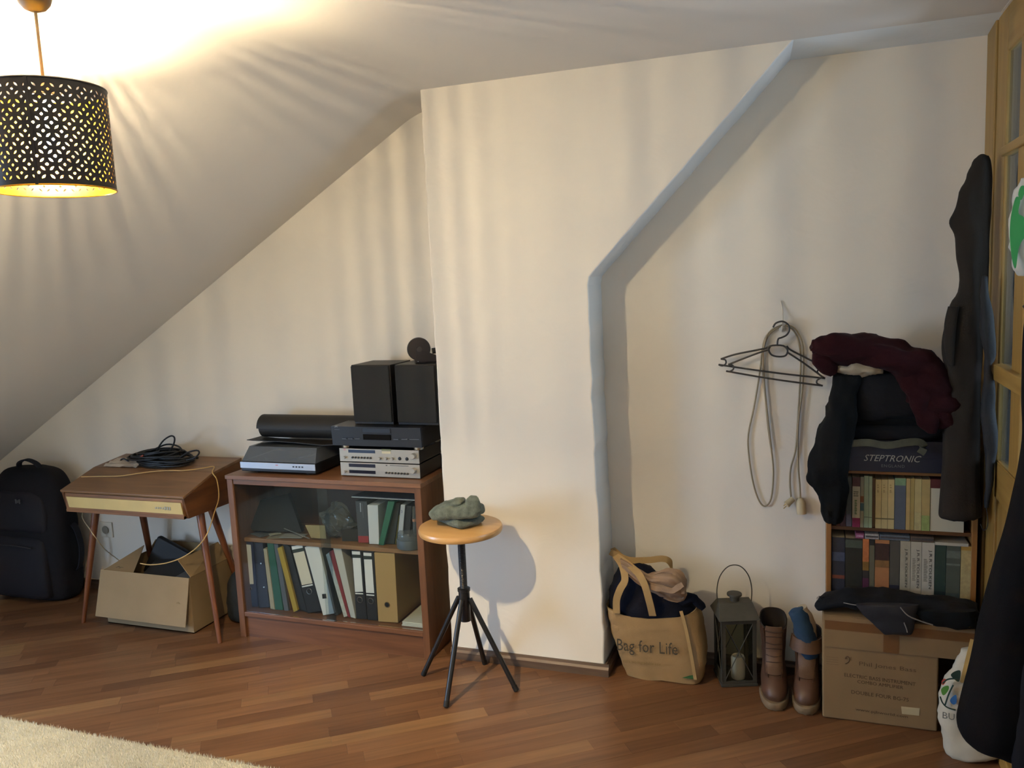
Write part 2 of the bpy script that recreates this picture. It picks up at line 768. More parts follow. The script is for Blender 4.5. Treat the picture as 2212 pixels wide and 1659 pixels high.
def clip(poly, axis, lim, keep_less):
    out = []
    for i in range(len(poly)):
        a, b = poly[i], poly[(i + 1) % len(poly)]
        ia = (a[axis] <= lim) == keep_less
        ib = (b[axis] <= lim) == keep_less
        if ia:
            out.append(a)
        if ia != ib:
            t = (lim - a[axis]) / (b[axis] - a[axis])
            out.append((a[0] + (b[0] - a[0]) * t, a[1] + (b[1] - a[1]) * t))
    return out


def project(p):
    q = Vector(p) - CAM
    z = q.dot(_f)
    if z <= 0.05:
        return None
    return IW / 2 + FPX * q.dot(_r) / z, IH / 2 - FPX * q.dot(_u) / z


PW, GAP = 0.0660, 0.0003
rest = MB()
cA, sA = cos(PL_A), sin(PL_A)
nv_ = 0
row = -60
while row < 90:
    u = -6.0 + random.random() * 0.5
    while u < 5.0:
        ln = random.choice([0.32, 0.40, 0.46, 0.55, 0.64])
        v0, v1 = row * PW + GAP, (row + 1) * PW - GAP
        q = [(u + GAP, v0), (u + ln - GAP, v0), (u + ln - GAP, v1), (u + GAP, v1)]
        u += ln
        poly = [(a * cA - b * sA, a * sA + b * cA) for a, b in q]
        for ax, lim, less in ((0, XKNEE, False), (0, 0.60, True), (1, -1.6, False), (1, 3.24, True)):
            if poly:
                poly = clip(poly, ax, lim, less)
        if len(poly) < 3:
            continue
        vis = False
        for (a, b) in poly + [(sum(p[0] for p in poly) / len(poly), sum(p[1] for p in poly) / len(poly))]:
            pr = project((a, b, 0))
            if pr and -10 < pr[0] < IW + 10 and pr[1] < IH + 10 and b > 0.5:
                vis = True
        if vis:
            MB().prism([(a, b, -0.008) for a, b in poly], (0, 0, 0.008)).build('plank', M_PLANK, fl)
            nv_ += 1
        else:
            rest.prism([(a, b, -0.008) for a, b in poly], (0, 0, 0.008))
    row += 1
rest.build('planks', M_PLANK, fl)['kind'] = 'stuff'
print('visible planks', nv_)

# ---- walls


def wall(name, mb, m, **k):
    o = mb.build(name, m, org=(0, 0, 0), **k)
    return tag(o, kind='structure')


wall('wall_back', MB().box((XKNEE - 0.1, YB, -0.05), (XPL + 0.1, YB + 0.12, 2.45)), P_WALL)
wall('wall_niche', MB().box((XPR - 0.15, YN, -0.05), (0.66, YN + 0.12, 2.45)), P_WALL)

# chimney breast with hand-plastered, slightly uneven edges and a slanted right shoulder
ol = [(XPL, 0), (XPR + 0.004, 0), (-0.763, 1.515), (-0.757, 1.545), (-0.044, CZ + 0.001), (-0.03, 2.40), (XPL, 2.40)]
pts = []
kinds = []
for i in range(len(ol)):
    a, b = Vector((*ol[i], 0)), Vector((*ol[(i + 1) % len(ol)], 0))
    n = max(1, int((b - a).length / 0.035))
    d = (b - a).normalized()
    nr = Vector((d.y, -d.x, 0))
    for j in range(n):
        p = a.lerp(b, j / n)
        if i in (1, 2, 3, 6) and 0.03 < p.y < 2.27:
            amp = 0.006 if (i == 1 and p.y < 1.2) else 0.0025
            p = p + nr * amp * (noise.noise(Vector((p.x * 9, p.y * 14, i * 3.3))) + 0.6 * noise.noise(Vector((p.x * 31, p.y * 45, 8))))
        pts.append((p.x, p.y))
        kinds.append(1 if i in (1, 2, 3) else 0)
br = MB()
n = len(pts)
front = [(x, YP, z) for x, z in pts]
back = [(x, YB + 0.05, z) for x, z in pts]
br.add(front + back, [])
br.f.append(list(range(n)))
br.m.append(0)
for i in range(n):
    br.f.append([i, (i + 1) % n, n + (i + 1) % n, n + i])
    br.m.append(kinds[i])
wall('wall_breast', br, [P_WALL, P_DAYLIT], bevel=0.007, seg=3)

# ---- ceiling, roof slope with a soft cove, dormer
wall('ceiling', MB().box((-1.40, -1.7, CZ), (0.66, YP + 0.002, 2.42)), P_CEIL)
wall('ceiling_niche', MB().hexa([(-0.06, YP, CZ), (0.66, YP, CZ), (0.66, YN + 0.05, CZ - 0.022), (-0.06, YN + 0.05, CZ - 0.022), (-0.06, YP, 2.42), (0.66, YP, 2.42), (0.66, YN + 0.05, 2.42), (-0.06, YN + 0.05, 2.42)]), P_DAYLIT)  # daylight-tinted colour; back edge dropped so the soffit catches more light


def slope_profile(x_end):
    xi = SX0 + (CZ - SZ0) / SK
    T = 0.13
    d = Vector((1, SK)).normalized()
    p0 = Vector((xi, CZ)) - d * T
    p2 = Vector((xi + T, CZ))
    p1 = Vector((xi, CZ))
    prof = [Vector((x_end, slope_z(x_end)))]
    for i in range(13):
        t = i / 12
        prof.append(p0 * (1 - t) ** 2 + p1 * 2 * t * (1 - t) + p2 * t * t)
    return prof


def slope_piece(y0, y1, x_end):
    pr = slope_profile(x_end)
    mb = MB()
    ny = max(1, int((y1 - y0) / 0.4))
    rs = []
    for k in range(ny + 1):
        y = y0 + (y1 - y0) * k / ny
        rs.append([Vector((p.x, y, p.y)) for p in pr] + [Vector((p.x, y, p.y + 0.14)) for p in pr[::-1]])
    mb.rings(rs, True)
    return mb


DY0, DY1, DX0, DX1 = 0.0, 1.50, -2.0, -4.25
sl = slope_piece(DY1, YB + 0.02, XKNEE - 0.08)
wall('ceiling_slope', sl, P_CEIL, smooth=0.5)
wall('ceiling_slope_rear', slope_piece(-1.7, DY0, XKNEE - 0.08), P_CEIL, smooth=0.5)
wall('ceiling_slope_head', slope_piece(DY0, DY1, DX0), P_CEIL, smooth=0.5)
DZ = slope_z(DX0)
dm = MB().box((DX1 - 0.1, DY0 - 0.08, DZ), (DX0 + 0.02, DY1 + 0.08, DZ + 0.1))
wall('ceiling_dormer', dm, P_CEIL)
for nm, y0, y1 in (('wall_dormer_near', DY0 - 0.08, DY0), ('wall_dormer_far', DY1, DY1 + 0.08)):
    ck = MB().prism([(DX0, y0, DZ + 0.02), (XKNEE - 0.1, y0, DZ + 0.02), (XKNEE - 0.1, y0, slope_z(XKNEE - 0.1))], (0, y1 - y0, 0))
    ck.box((XKNEE - 0.1, y0, -0.05), (DX1, y1, 0.72))
    wall(nm, ck, P_WALL)


def window_wall(name, lo, hi, axis, a0, a1, z0, z1, m):
    """slab lo..hi with a rectangular opening (a0..a1 along axis, z0..z1)"""
    mb = MB()
    lo, hi = list(lo), list(hi)

    def part(b0, b1, c0, c1):
        l_, h_ = lo[:], hi[:]
        l_[axis], h_[axis], l_[2], h_[2] = b0, b1, c0, c1
        mb.box(l_, h_)
    part(lo[axis], a0, lo[2], hi[2])
    part(a1, hi[axis], lo[2], hi[2])
    part(a0, a1, lo[2], z0)
    part(a0, a1, z1, hi[2])
    return wall(name, mb, m)


G_WIN = glass('window_glass', '#f4fbff', 0.1)
M_WINF = mat('#e9e7e2', 0.45)


def window(name, label, axis, pos, a0, a1, z0, z1, mull=True):
    w = thing(name, label, None, (0, 0, 0), kind='structure')

    def bar(b0, b1, c0, c1, nm='window_frame', t=0.03):
        l_, h_ = [0, 0, c0], [0, 0, c1]
        l_[axis], h_[axis] = b0, b1
        l_[1 - axis], h_[1 - axis] = pos - t, pos + t
        MB().box(l_, h_).build(nm, M_WINF, w, bevel=0.004)
    for b0, b1, c0, c1 in ((a0, a1, z0, z0 + 0.06), (a0, a1, z1 - 0.06, z1), (a0, a0 + 0.06, z0 + 0.06, z1 - 0.06), (a1 - 0.06, a1, z0 + 0.06, z1 - 0.06)):
        bar(b0, b1, c0, c1)
    mid = (a0 + a1) / 2
    bar(mid - 0.03, mid + 0.03, z0 + 0.06, z1 - 0.06, 'window_mullion')
    for b0, b1 in ((a0 + 0.06, mid - 0.03), (mid + 0.03, a1 - 0.06)):
        bar(b0, b1, z0 + 0.06, z1 - 0.06, 'pane', 0.004)
        bpy.context.scene.collection.objects[-1].data.materials[0] = G_WIN
    return w


window_wall('wall_dormer_front', (DX1 - 0.1, DY0 - 0.08, -0.05), (DX1, DY1 + 0.08, DZ + 0.02), 1, 0.15, 1.42, 0.60, 1.72, P_WALL)
window('window_1', 'white framed dormer window on the left', 1, DX1 - 0.05, 0.15, 1.42, 0.60, 1.72)
wall('wall_left', MB().box((XKNEE - 0.12, DY1, -0.05), (XKNEE, YB + 0.1, 0.6)).box((XKNEE - 0.12, -1.7, -0.05), (XKNEE, DY0, 0.6)), P_WALL)
window_wall('wall_rear', (XKNEE - 0.12, -1.72, -0.05), (0.66, -1.6, 2.45), 0, -1.45, -0.35, 0.9, 2.0, P_WALL)
window('window_2_added', 'added white framed window in the unseen rear wall', 0, -1.66, -1.45, -0.35, 0.9, 2.0)  # assumed window, added to go with the rear fill light
wall('wall_right', MB().box((XR, -1.7, -0.05), (XR + 0.1, 1.75, 2.45)), P_WALL)

# ---- hall beyond the glazed partition
P_HALL = plaster('plaster_hall', '#cfd6cf', 0.2)
wall('floor_hall', MB().box((0.62, 1.1, -0.06), (2.5, 3.5, 0.0)), mat('#6b4a30', 0.5, var=0.15))
wall('ceiling_hall', MB().box((0.60, 1.1, 2.42), (2.5, 3.5, 2.5)), P_HALL)
wall('wall_hall_far', MB().box((0.66, 3.40, -0.05), (2.5, 3.5, 2.45)), P_HALL)
wall('wall_hall_near', MB().box((XR + 0.1, 1.05, -0.05), (2.5, 1.15, 2.45)), P_HALL)
window_wall('wall_hall_outer', (2.38, 1.1, -0.05), (2.48, 3.5, 2.45), 1, 1.80, 3.0, 0.75, 1.95, P_HALL)
window('window_3', 'hall window seen only through the glazed partition', 1, 2.43, 1.80, 3.0, 0.75, 1.95)

# ---- baseboards
M_BASE = wood('#4a3a2e', '#6a5646', 'x', 6, 0.5)
M_BASEY = wood('#4a3a2e', '#6a5646', 'y', 6, 0.5)
BH, BT = 0.046, 0.017


def base_x(name, x0, x1, y):
    p = [(x0, y, 0), (x0, y - BT, 0), (x0, y - BT, BH * 0.62), (x0, y - BT * 0.55, BH * 0.8), (x0, y - BT * 0.45, BH), (x0, y, BH)]
    o = MB().prism(p, (x1 - x0, 0, 0)).build(name, M_BASE, org=(0, 0, 0))
    return tag(o, kind='structure')


base_x('baseboard_back', XKNEE, XPL, YB)
base_x('baseboard_breast', XPL, XPR + BT + 0.004, YP)
base_x('baseboard_niche', XPR, XR, YN)
x = XPR + 0.004
p = [(x, YP - 0.0, 0), (x + BT, YP, 0), (x + BT, YP, BH * 0.62), (x + BT * 0.55, YP, BH * 0.8), (x + BT * 0.45, YP, BH), (x, YP, BH)]
tag(MB().prism(p, (0, YN - YP, 0)).build('baseboard_reveal', M_BASEY, org=(0, 0, 0)), kind='structure')

# ---- glazed pine partition and door on the right
M_PINE = wood('#85652f', '#997b41', 'z', 8, 0.45)
M_PINEH = wood('#85652f', '#997b41', 'y', 8, 0.45)
G_DOOR = glass('partition_glass', '#eef3f2', 0.12, 0.04, 0.10, '#c6d0cc')
dr = thing('door_1', 'yellow pine glazed partition with muntins and panes on the right', None, (XR, YN, 0), kind='structure')
XD = XR
TH = 0.045


def pbar(name, y0, y1, z0, z1, x0=0.0, t=TH, m=None, bev=0.004):
    return MB().box((XD + x0, y0, z0), (XD + x0 + t, y1, z1)).build(name, m or M_PINE, dr, bevel=bev)


pbar('frame_post', 3.03, YN, 0, CZ)
pbar('stile', 2.885, 3.026, 0.0, CZ, 0.006)
pbar('stile', 2.60, 2.715, 0.92, 2.15, 0.006)
pbar('stile', 1.98, 2.10, 0.0, CZ, 0.006)
pbar('frame_post', 1.75, 1.975, 0, CZ)
pbar('rail', 2.10, 2.885, 2.15, CZ, 0.006, m=M_PINEH)
pbar('rail', 2.10, 2.885, 0.80, 0.92, 0.004, m=M_PINEH)
pbar('rail', 2.10, 2.885, 0.0, 0.06, 0.004, m=M_PINEH)
pbar('muntin', 2.10, 2.90, 1.848, 1.876, -0.004, 0.03, M_PINEH)
pbar('muntin', 2.10, 2.86, 1.175, 1.225, -0.014, 0.04, M_PINEH)
pbar('door_panel', 2.10, 2.885, 0.06, 0.80, 0.014, 0.018, M_PINE)
for y0, y1 in ((2.715, 2.885), (2.10, 2.60)):
    for z0, z1 in ((0.92, 1.175), (1.225, 1.848), (1.876, 2.15)):
        pbar('pane', y0, y1, z0, z1, 0.014, 0.004, G_DOOR, 0)
lt = MB().box((XR, 1.74, CZ - 0.001), (XR + 0.1, YN + 0.02, 2.45)).build('partition_head', P_WALL, dr)

# ---- cream rug
rg = thing('rug', 'cream short pile rug in the lower left foreground', 'rug', (-2.6, 1.4, 0))
M_RUG = mat('#c6bea8', 0.95, bump=0.5, bscale=160, var=0.10, vscale=14, spec=0.1)
MB().box((-3.9, 0.5, 0.001), (-1.35, 2.045, 0.016)).build('backing', M_RUG, rg)
random.seed(9)
pile = MB()
vs, fs = [], []
sp = 0.0046
for i in range(int(1.75 / sp)):
    for j in range(int(0.62 / sp)):
        x = -3.15 + (i + random.random()) * sp
        y = 1.435 + (j + random.random()) * sp
        if y > 2.052 - 0.004 * noise.noise(Vector((x * 40, 0, 0))):
            continue
        pr = project((x, y, 0.02))
        if not pr or pr[0] < -15 or pr[1] > IH + 25:
            continue
        h = 0.010 + random.random() * 0.008
        dx, dy = random.uniform(-.006, .006), random.uniform(-.006, .006)
        z0 = 0.010
        a = random.random() * 6.28
        w = 0.0021
        b = len(vs)
        for k in range(3):
            vs.append((x + w * cos(a + k * 2.094), y + w * sin(a + k * 2.094), z0))
        vs.append((x + dx, y + dy, z0 + h))
        fs += [(b, b + 1, b + 3), (b + 1, b + 2, b + 3), (b + 2, b, b + 3)]
pile.add(vs, fs)
o = pile.build('pile', mat('#cfc8b2', 0.95, var=0.08, vscale=9, spec=0.1), rg)
o['kind'] = 'stuff'
# ================================================================== pendant lamp
LX, LY = -1.528, 1.378
R0, ZB, ZT = 0.120, 1.783, 1.994
M_BLK = mat('#1b1b1d', 0.45, spec=0.4)
M_BRASS = mat('#c9952f', 0.28, metal=1.0)
lamp = thing('pendant_lamp', 'black perforated drum pendant lamp with brass lining, glowing bulb', 'lamp', (LX, LY, ZB))
MB().lathe([(0.0, 0.0), (0.010, 0.0005), (0.021, 0.005), (0.030, 0.015), (0.036, 0.032), (0.040, 0.06), (0.043, 0.131), (0.0, 0.131)], (LX, LY, 2.152), 32, cap=False).build('ceiling_cup', mat('#211f1c', 0.5), lamp, smooth=True)
MB().cyl((LX, LY, 2.155), (LX, LY, 2.005), 0.0033, n=10).build('cord', mat('#5d523c', 0.6), lamp, smooth=True)
MB().lathe([(0.0, 0.0), (0.013, 0.0), (0.018, -0.012), (0.019, -0.035), (0.0, -0.035)], (LX, LY, 2.008), 20, cap=False).build('socket', mat('#c9c2b0', 0.5), lamp, smooth=True)


def shade_sheet(R, flip=False):
    NC = 23
    P = 2 * pi * R0 / NC
    rows = 6
    z0 = ZB + (ZT - ZB - rows * P) / 2
    mb = MB()
    cache = {}

    def vert(u, w):
        a = u / R0
        return Vector((LX + R * cos(a), LY + R * sin(a), z0 + w))
    q = P / 4
    vs, fs = [], []

    def addv(u, w):
        key = (round((u % (P * NC)) * 1e6), round(w * 1e6))
        if key not in cache:
            cache[key] = len(vs)
            vs.append(vert(u, w))
        return cache[key]
    for i in range(NC * 4):
        for j in range(0, rows * 4 + 1):
            if (i + j) % 2:
                continue
            cu, cw = i * q, j * q
            bnd = []
            for k in range(8):
                a = k * pi / 4
                if k % 2 == 0:
                    bnd.append((cu + q * cos(a), cw + q * sin(a)))
                else:
                    bnd.append((cu + q / 2 * math.copysign(1, cos(a)), cw + q / 2 * math.copysign(1, sin(a))))
            im, jm = i % 4, j % 4
            hole = None
            if (im, jm) in ((0, 0), (2, 2)):
                hole = [(0.094 * P * (0.85 if k % 2 else 1.0) * cos(k * pi / 4), 0.094 * P * (0.85 if k % 2 else 1.0) * sin(k * pi / 4)) for k in range(8)]
            elif im % 2 == 1 and jm % 2 == 1:
                ang = -pi / 4 if (im == jm) else pi / 4
                A, B = 0.162 * P, 0.060 * P
                hole = []
                for k in range(8):
                    t = k * pi / 4 - ang
                    rr = 1 / math.sqrt((cos(t) / A) ** 2 + (sin(t) / B) ** 2)
                    hole.append((rr * cos(k * pi / 4), rr * sin(k * pi / 4)))
            if j in (0, rows * 4):
                hole = None
            bi = [addv(*b) for b in bnd]
            if hole is None:
                fs.append(bi)
            else:
                hi = []
                for (du, dw) in hole:
                    vs.append(vert(cu + du, cw + dw))
                    hi.append(len(vs) - 1)
                for k in range(8):
                    fs.append([bi[k], bi[(k + 1) % 8], hi[(k + 1) % 8], hi[k]])
    mb.add(vs, fs)
    n = 92
    for za, zb in ((ZB, z0 + q * 0.4), (z0 + rows * P - q * 0.4, ZT)):
        mb.rings([[Vector((LX + R * 1.0015 * cos(2 * pi * k / n), LY + R * 1.0015 * sin(2 * pi * k / n), z)) for k in range(n)] for z in (za, zb)], False)
    return mb


sh = shade_sheet(R0).build('shade', mat('#17171a', 0.5, spec=0.35), lamp, smooth=0.6)
ln = shade_sheet(R0 - 0.0012).build('lining', M_BRASS, sh, smooth=0.6)
MB().box((-0.003, -0.0015, ZB), (0.003, 0.0015, ZT), Matrix.Translation((LX + R0 * cos(-1.0) * 1.003, LY + R0 * sin(-1.0) * 1.003, 0)) @ Matrix.Rotation(-1.0 + pi / 2, 4, 'Z')).build('seam', mat('#17171a', 0.5, spec=0.35), sh)
for z, nm in ((ZB, 'bottom_rim'), (ZT, 'top_rim')):
    MB().tube([(LX + R0 * cos(a * pi / 24), LY + R0 * sin(a * pi / 24), z) for a in range(48)], 0.002, 6, True).build(nm, M_BRASS if z == ZB else M_BLK, sh, smooth=True)
sp = MB()
for a in (0.4, 0.4 + 2.094, 0.4 + 4.189):
    sp.tube([(LX + 0.02 * cos(a), LY + 0.02 * sin(a), ZT - 0.012), (LX + 0.07 * cos(a), LY + 0.07 * sin(a), ZT - 0.010), (LX + R0 * cos(a), LY + R0 * sin(a), ZT - 0.002)], 0.0022, 6)
sp.tube([(LX + 0.021 * cos(a * pi / 12), LY + 0.021 * sin(a * pi / 12), ZT - 0.012) for a in range(24)], 0.0025, 6, True)
sp.build('spider', M_BLK, sh, smooth=True)
G_BULB = emis('bulb_glass', (1.0, 0.74, 0.38), 40.0)
_nt = G_BULB.node_tree
_mx = _nt.nodes.new('ShaderNodeMixShader')
_tr = _nt.nodes.new('ShaderNodeBsdfTransparent')
_mx.inputs[0].default_value = 0.35
_nt.links.new(_tr.outputs[0], _mx.inputs[1])
_nt.links.new(_nt.nodes['Emission'].outputs[0], _mx.inputs[2])
_nt.links.new(_mx.outputs[0], _nt.nodes['Material Output'].inputs['Surface'])
MB().lathe([(0.013, 0.0), (0.015, -0.010), (0.025, -0.035), (0.031, -0.060), (0.031, -0.095), (0.025, -0.118), (0.012, -0.134), (0.0, -0.137)], (LX, LY, 1.973), 24, cap=False).build('bulb', G_BULB, lamp, smooth=True)
fil = MB()
for k in range(4):
    a = k * pi / 2
    fil.cyl((LX + 0.0085 * cos(a), LY + 0.0085 * sin(a), 1.846), (LX + 0.0065 * cos(a), LY + 0.0065 * sin(a), 1.956), 0.0022, n=8)
fil.build('filament', emis('glowing_filament', (1.0, 0.80, 0.50), FILAMENT), lamp)
# ================================================================== backpack
M_PACK = mat('#15161c', 0.8, bump=0.25, bscale=300, var=0.12, vscale=8, spec=0.2)
M_PACK2 = mat('#1d1e26', 0.75, bump=0.3, bscale=250, spec=0.25)
bx0, by0 = -3.835, 3.085
bp_ = thing('backpack', 'large black backpack standing on the floor under the sloped ceiling', 'backpack', (bx0, by0, 0))


def soft_loft(secs, sub=4, n=32, e=3.2, frame=None):
    """secs: (cx, cy, z, half width x, half depth y)"""
    mb = MB()
    rs = [sring((c[0], c[1], c[2]), (c[3], 0, 0), (0, c[4], 0), n, e) for c in lerp_secs(secs, sub)]
    return mb.rings(rs)


soft_loft([(bx0, by0 + .01, 0.004, .20, .075), (bx0, by0, 0.02, .235, .095), (bx0, by0, 0.10, .25, .105), (bx0, by0, 0.30, .253, .105), (bx0, by0 + .01, 0.50, .25, .095), (bx0, by0 + .02, 0.60, .225, .085), (bx0, by0 + .03, 0.66, .18, .07), (bx0, by0 + .035, 0.688, .11, .045), (bx0, by0 + .035, 0.69, .02, .01)], 4).build('body', M_PACK, bp_, smooth=1.2, wrinkle=(9, .006, 2))
soft_loft([(bx0 - .01, by0 - .085, 0.03, .17, .03), (bx0 - .01, by0 - .095, 0.06, .195, .045), (bx0 - .01, by0 - .095, 0.24, .195, .045), (bx0 - .01, by0 - .085, 0.33, .18, .035), (bx0 - .01, by0 - .075, 0.355, .14, .01)], 3).build('front_pocket', M_PACK2, bp_, smooth=1.2, wrinkle=(12, .005, 5))
soft_loft([(bx0, by0 - .07, 0.37, .17, .02), (bx0, by0 - .075, 0.40, .195, .035), (bx0, by0 - .065, 0.52, .18, .035), (bx0, by0 - .05, 0.58, .13, .02)], 3).build('upper_pocket', M_PACK2, bp_, smooth=1.2, wrinkle=(12, .004, 7))
MB().ribbon([(bx0 - .075, by0 + .02, .675), (bx0 - .06, by0 + .01, .712), (bx0, by0 + .005, .732), (bx0 + .06, by0 + .01, .712), (bx0 + .08, by0 + .02, .672)], (0, 1, 0), .028, .008, 5).build('carry_handle', M_PACK2, bp_, smooth=True)
MB().ribbon([(bx0 + .245, by0 + .02, .40), (bx0 + .285, by0 + .01, .37), (bx0 + .303, by0 + .01, .28), (bx0 + .285, by0 + .01, .19), (bx0 + .25, by0 + .02, .155)], (0, 1, 0.2), .03, .006, 5).build('side_strap', M_PACK2, bp_, smooth=True)
MB().tube([(bx0 - .15, by0 - .142, .31), (bx0, by0 - .146, .318), (bx0 + .14, by0 - .142, .31)], .003, 6, sub=4).build('zip', mat('#2b2d33', .4), bp_, smooth=True)
mk = MB()
for k in range(3):
    mk.box((bx0 + .03 + k * .012, by0 - .112, .53 + .004 * (k % 2)), (bx0 + .036 + k * .012, by0 - .106, .552 - .005 * (k % 2)))
mk.build('emblem', mat('#55575c', .4), bp_)

# ================================================================== teak music cabinet on splayed legs
TK1, TK2 = '#6b4426', '#8f6238'
M_TEAK = wood(TK1, TK2, 'x', 8, 0.42)
M_TEAKY = wood('#4d2d14', '#6b421f', 'y', 8, 0.45)
M_LEG = wood('#5a3018', '#774524', 'z', 8, 0.4)
CX0, CX1 = -3.28, -2.57
cb = thing('music_cabinet', 'low teak record cabinet with sloping lid on splayed legs', 'cabinet', ((CX0 + CX1) / 2, 3.0, 0))
prof = [(2.800, .660), (2.998, .722), (3.200, .744), (3.200, .560), (2.820, .567)]
for x, nm in ((CX0, 'side_panel'), (CX1 - .014, 'side_panel')):
    MB().prism([(x, y, z) for y, z in prof], (.014, 0, 0)).build(nm, M_TEAKY, cb, bevel=.0015)
MB().prism([(CX0 + .014, y, z) for y, z in ((2.806, .566), (2.806, .656), (2.815, .658), (2.83, .567))], (CX1 - CX0 - .028, 0, 0)).build('front_board', M_TEAK, cb)
MB().prism([(CX0 + .014, y, z) for y, z in ((2.804, .567), (3.2, .560), (3.2, .572), (2.804, .579))], (CX1 - CX0 - .028, 0, 0)).build('bottom_board', M_TEAK, cb)
MB().box((CX0 + .014, 3.188, .572), (CX1 - .014, 3.2, .74)).build('back_board', M_TEAK, cb)
MB().prism([(CX0 - .001, y, z) for y, z in ((2.797, .6605), (2.998, .7225), (2.998, .7345), (2.794, .6715))], (CX1 - CX0 + .002, 0, 0)).build('lid', wood('#6f5238', '#886545', 'x', 7, 0.38), cb, bevel=.002)
MB().prism([(CX0 - .001, y, z) for y, z in ((3.0, .7225), (3.205, .7445), (3.205, .7565), (3.0, .7345))], (CX1 - CX0 + .002, 0, 0)).build('top_board', wood('#6f5238', '#886545', 'x', 7, 0.38), cb, bevel=.002)
st = MB()
st.prism([(CX0 + .025, 2.8045, .640), (CX1 - .022, 2.8045, .642), (CX1 - .014, 2.8045, .590), (CX0 + .036, 2.8045, .590)], (0, -.0035, 0))
strip = st.build('front_strip', mat('#c9b070', 0.5, var=.05, vscale=12), cb)
em = MB()
for k in range(7):
    a = aty(337 + k * 5.0, 1097 + k * .35, 2.8)
    em.box((a.x - .004, 2.7985, a.z - (.004 if k < 4 else .007)), (a.x + .004, 2.8012, a.z + (.004 if k < 4 else .008)))
em.build('emblem', mat('#c9c7be', .25, metal=1), strip, bevel=.001)
for t_, f_ in (((-3.215, 2.93, .572), (-3.293, 2.848, 0)), ((-2.605, 2.93, .572), (-2.468, 2.822, 0)), ((-3.12, 3.10, .568), (-3.16, 3.195, 0)), ((-2.70, 3.10, .568), (-2.61, 3.195, 0))):
    MB().cyl(f_, t_, .0095, .0185, 16).build('leg', M_LEG, cb, smooth=True)
a = aty(346, 1119, 2.86)
MB().cyl((a.x, 2.86, .552), (a.x, 2.86, .568), .006, n=10).build('latch', mat('#b8973f', .3, metal=1), cb, smooth=True)


def lid_z(y):
    if y < 2.998:
        return .6715 + (y - 2.794) * (.7345 - .6715) / .204
    return .7345 + (y - 3.0) * (.022 / .205)


def on_lid(px, py, h=0.0):
    z = .72
    for _ in range(80):
        p = atz(px, py, z)
        z += .25 * (lid_z(min(max(p.y, 2.79), 3.2)) + h - z)
    return atz(px, py, z)


# ---- coil of black cable lying on the cabinet
random.seed(21)
cc = on_lid(348, 1000)
cc.y = min(cc.y, 3.08)
cbl = thing('cable_coil', 'tangled coil of black cable lying on top of the music cabinet', 'cable', (cc.x, cc.y, lid_z(cc.y)))
M_CAB = mat('#0d0d0f', .5)
pts = []
NT = 24
trn = [(random.uniform(.45, 1.0), random.uniform(.5, 1.0), random.uniform(-.035, .035), random.uniform(-.016, .016), random.uniform(-.5, .5), random.uniform(-.03, .03)) for _ in range(NT + 1)]
for k in range(NT * 12):
    t = k / 12 * 2 * pi
    i0 = k // 12
    f_ = (k % 12) / 12
    q_ = [trn[i0][c] * (1 - f_) + trn[i0 + 1][c] * f_ for c in range(6)]
    rx, ry = .178 * q_[0], .088 * q_[1]
    ex_, ey_ = rx * cos(t), ry * sin(t)
    x = cc.x + q_[2] + ex_ * cos(q_[4]) - ey_ * sin(q_[4])
    y = cc.y + q_[3] + ex_ * sin(q_[4]) * .5 + ey_ * cos(q_[4])
    rr_ = math.hypot((x - cc.x) / .17, (y - cc.y) / .09)
    z = lid_z(y) + .006 + .080 * (k / (NT * 12)) * max(.18, 1 - .6 * rr_) + abs(q_[5]) * .8 * max(0, 1 - .6 * rr_)
    pts.append((x, y, z))
MB().tube(pts, .0042, 7, sub=2).build('cable', M_CAB, cbl, smooth=True)
yl = cc.y
lp = [aty(*q, yl) for q in ((332, 985), (350, 955), (368, 942), (377, 946), (374, 962), (362, 978), (345, 990))]
MB().tube(lp, .0040, 8, sub=4).build('upright_loop', M_CAB, cbl, smooth=True)
lp = [aty(*q, yl - .02) for q in ((385, 992), (405, 978), (425, 973), (430, 979), (418, 990), (395, 995), (380, 998))]
MB().tube(lp, .0040, 8, sub=4).build('side_loop', M_CAB, cbl, smooth=True)
lp = [aty(*q, yl - .02) for q in ((278, 1004), (264, 1000), (261, 994), (268, 991), (280, 998))]
MB().tube(lp, .0036, 8, sub=4).build('end_loop', M_CAB, cbl, smooth=True)
lp = [aty(*q, yl + .02) for q in ((300, 985), (330, 972), (360, 960), (385, 964), (392, 975), (380, 985))]
MB().tube(lp, .0040, 8, sub=4).build('top_loop', M_CAB, cbl, smooth=True)
a = on_lid(428, 989, .008)
MB().cyl(a, a - Vector((.03, .01, 0)), .0055, .006, 10).build('plug', M_CAB, cbl, smooth=True)
a = aty(306, 986, yl - .06)
MB().box((-.012, -.004, -.004), (.012, .004, .004), Matrix.Translation(a) @ Matrix.Rotation(-.5, 4, 'Y')).build('cable_tie', mat('#8a3a28', .6), cbl, bevel=.002)

# ---- white paper slip at the back of the cabinet
pa = on_lid(265, 1006)
pa.y = min(pa.y, 3.15)
o = MB().sheet(lambda u, v: (pa.x - .09 + .2 * u, pa.y - .03 + .09 * v, lid_z(pa.y - .03 + .09 * v) + .004 + .014 * abs(noise.noise(Vector((u * 4, v * 3, 2)))) + .012 * v), 10, 6, .0012).build('paper_slip', mat('#b7ab9c', .8), org=(pa.x, pa.y, lid_z(pa.y)))
tag(o, 'crumpled pale paper slip behind the cable coil on the cabinet', 'paper')

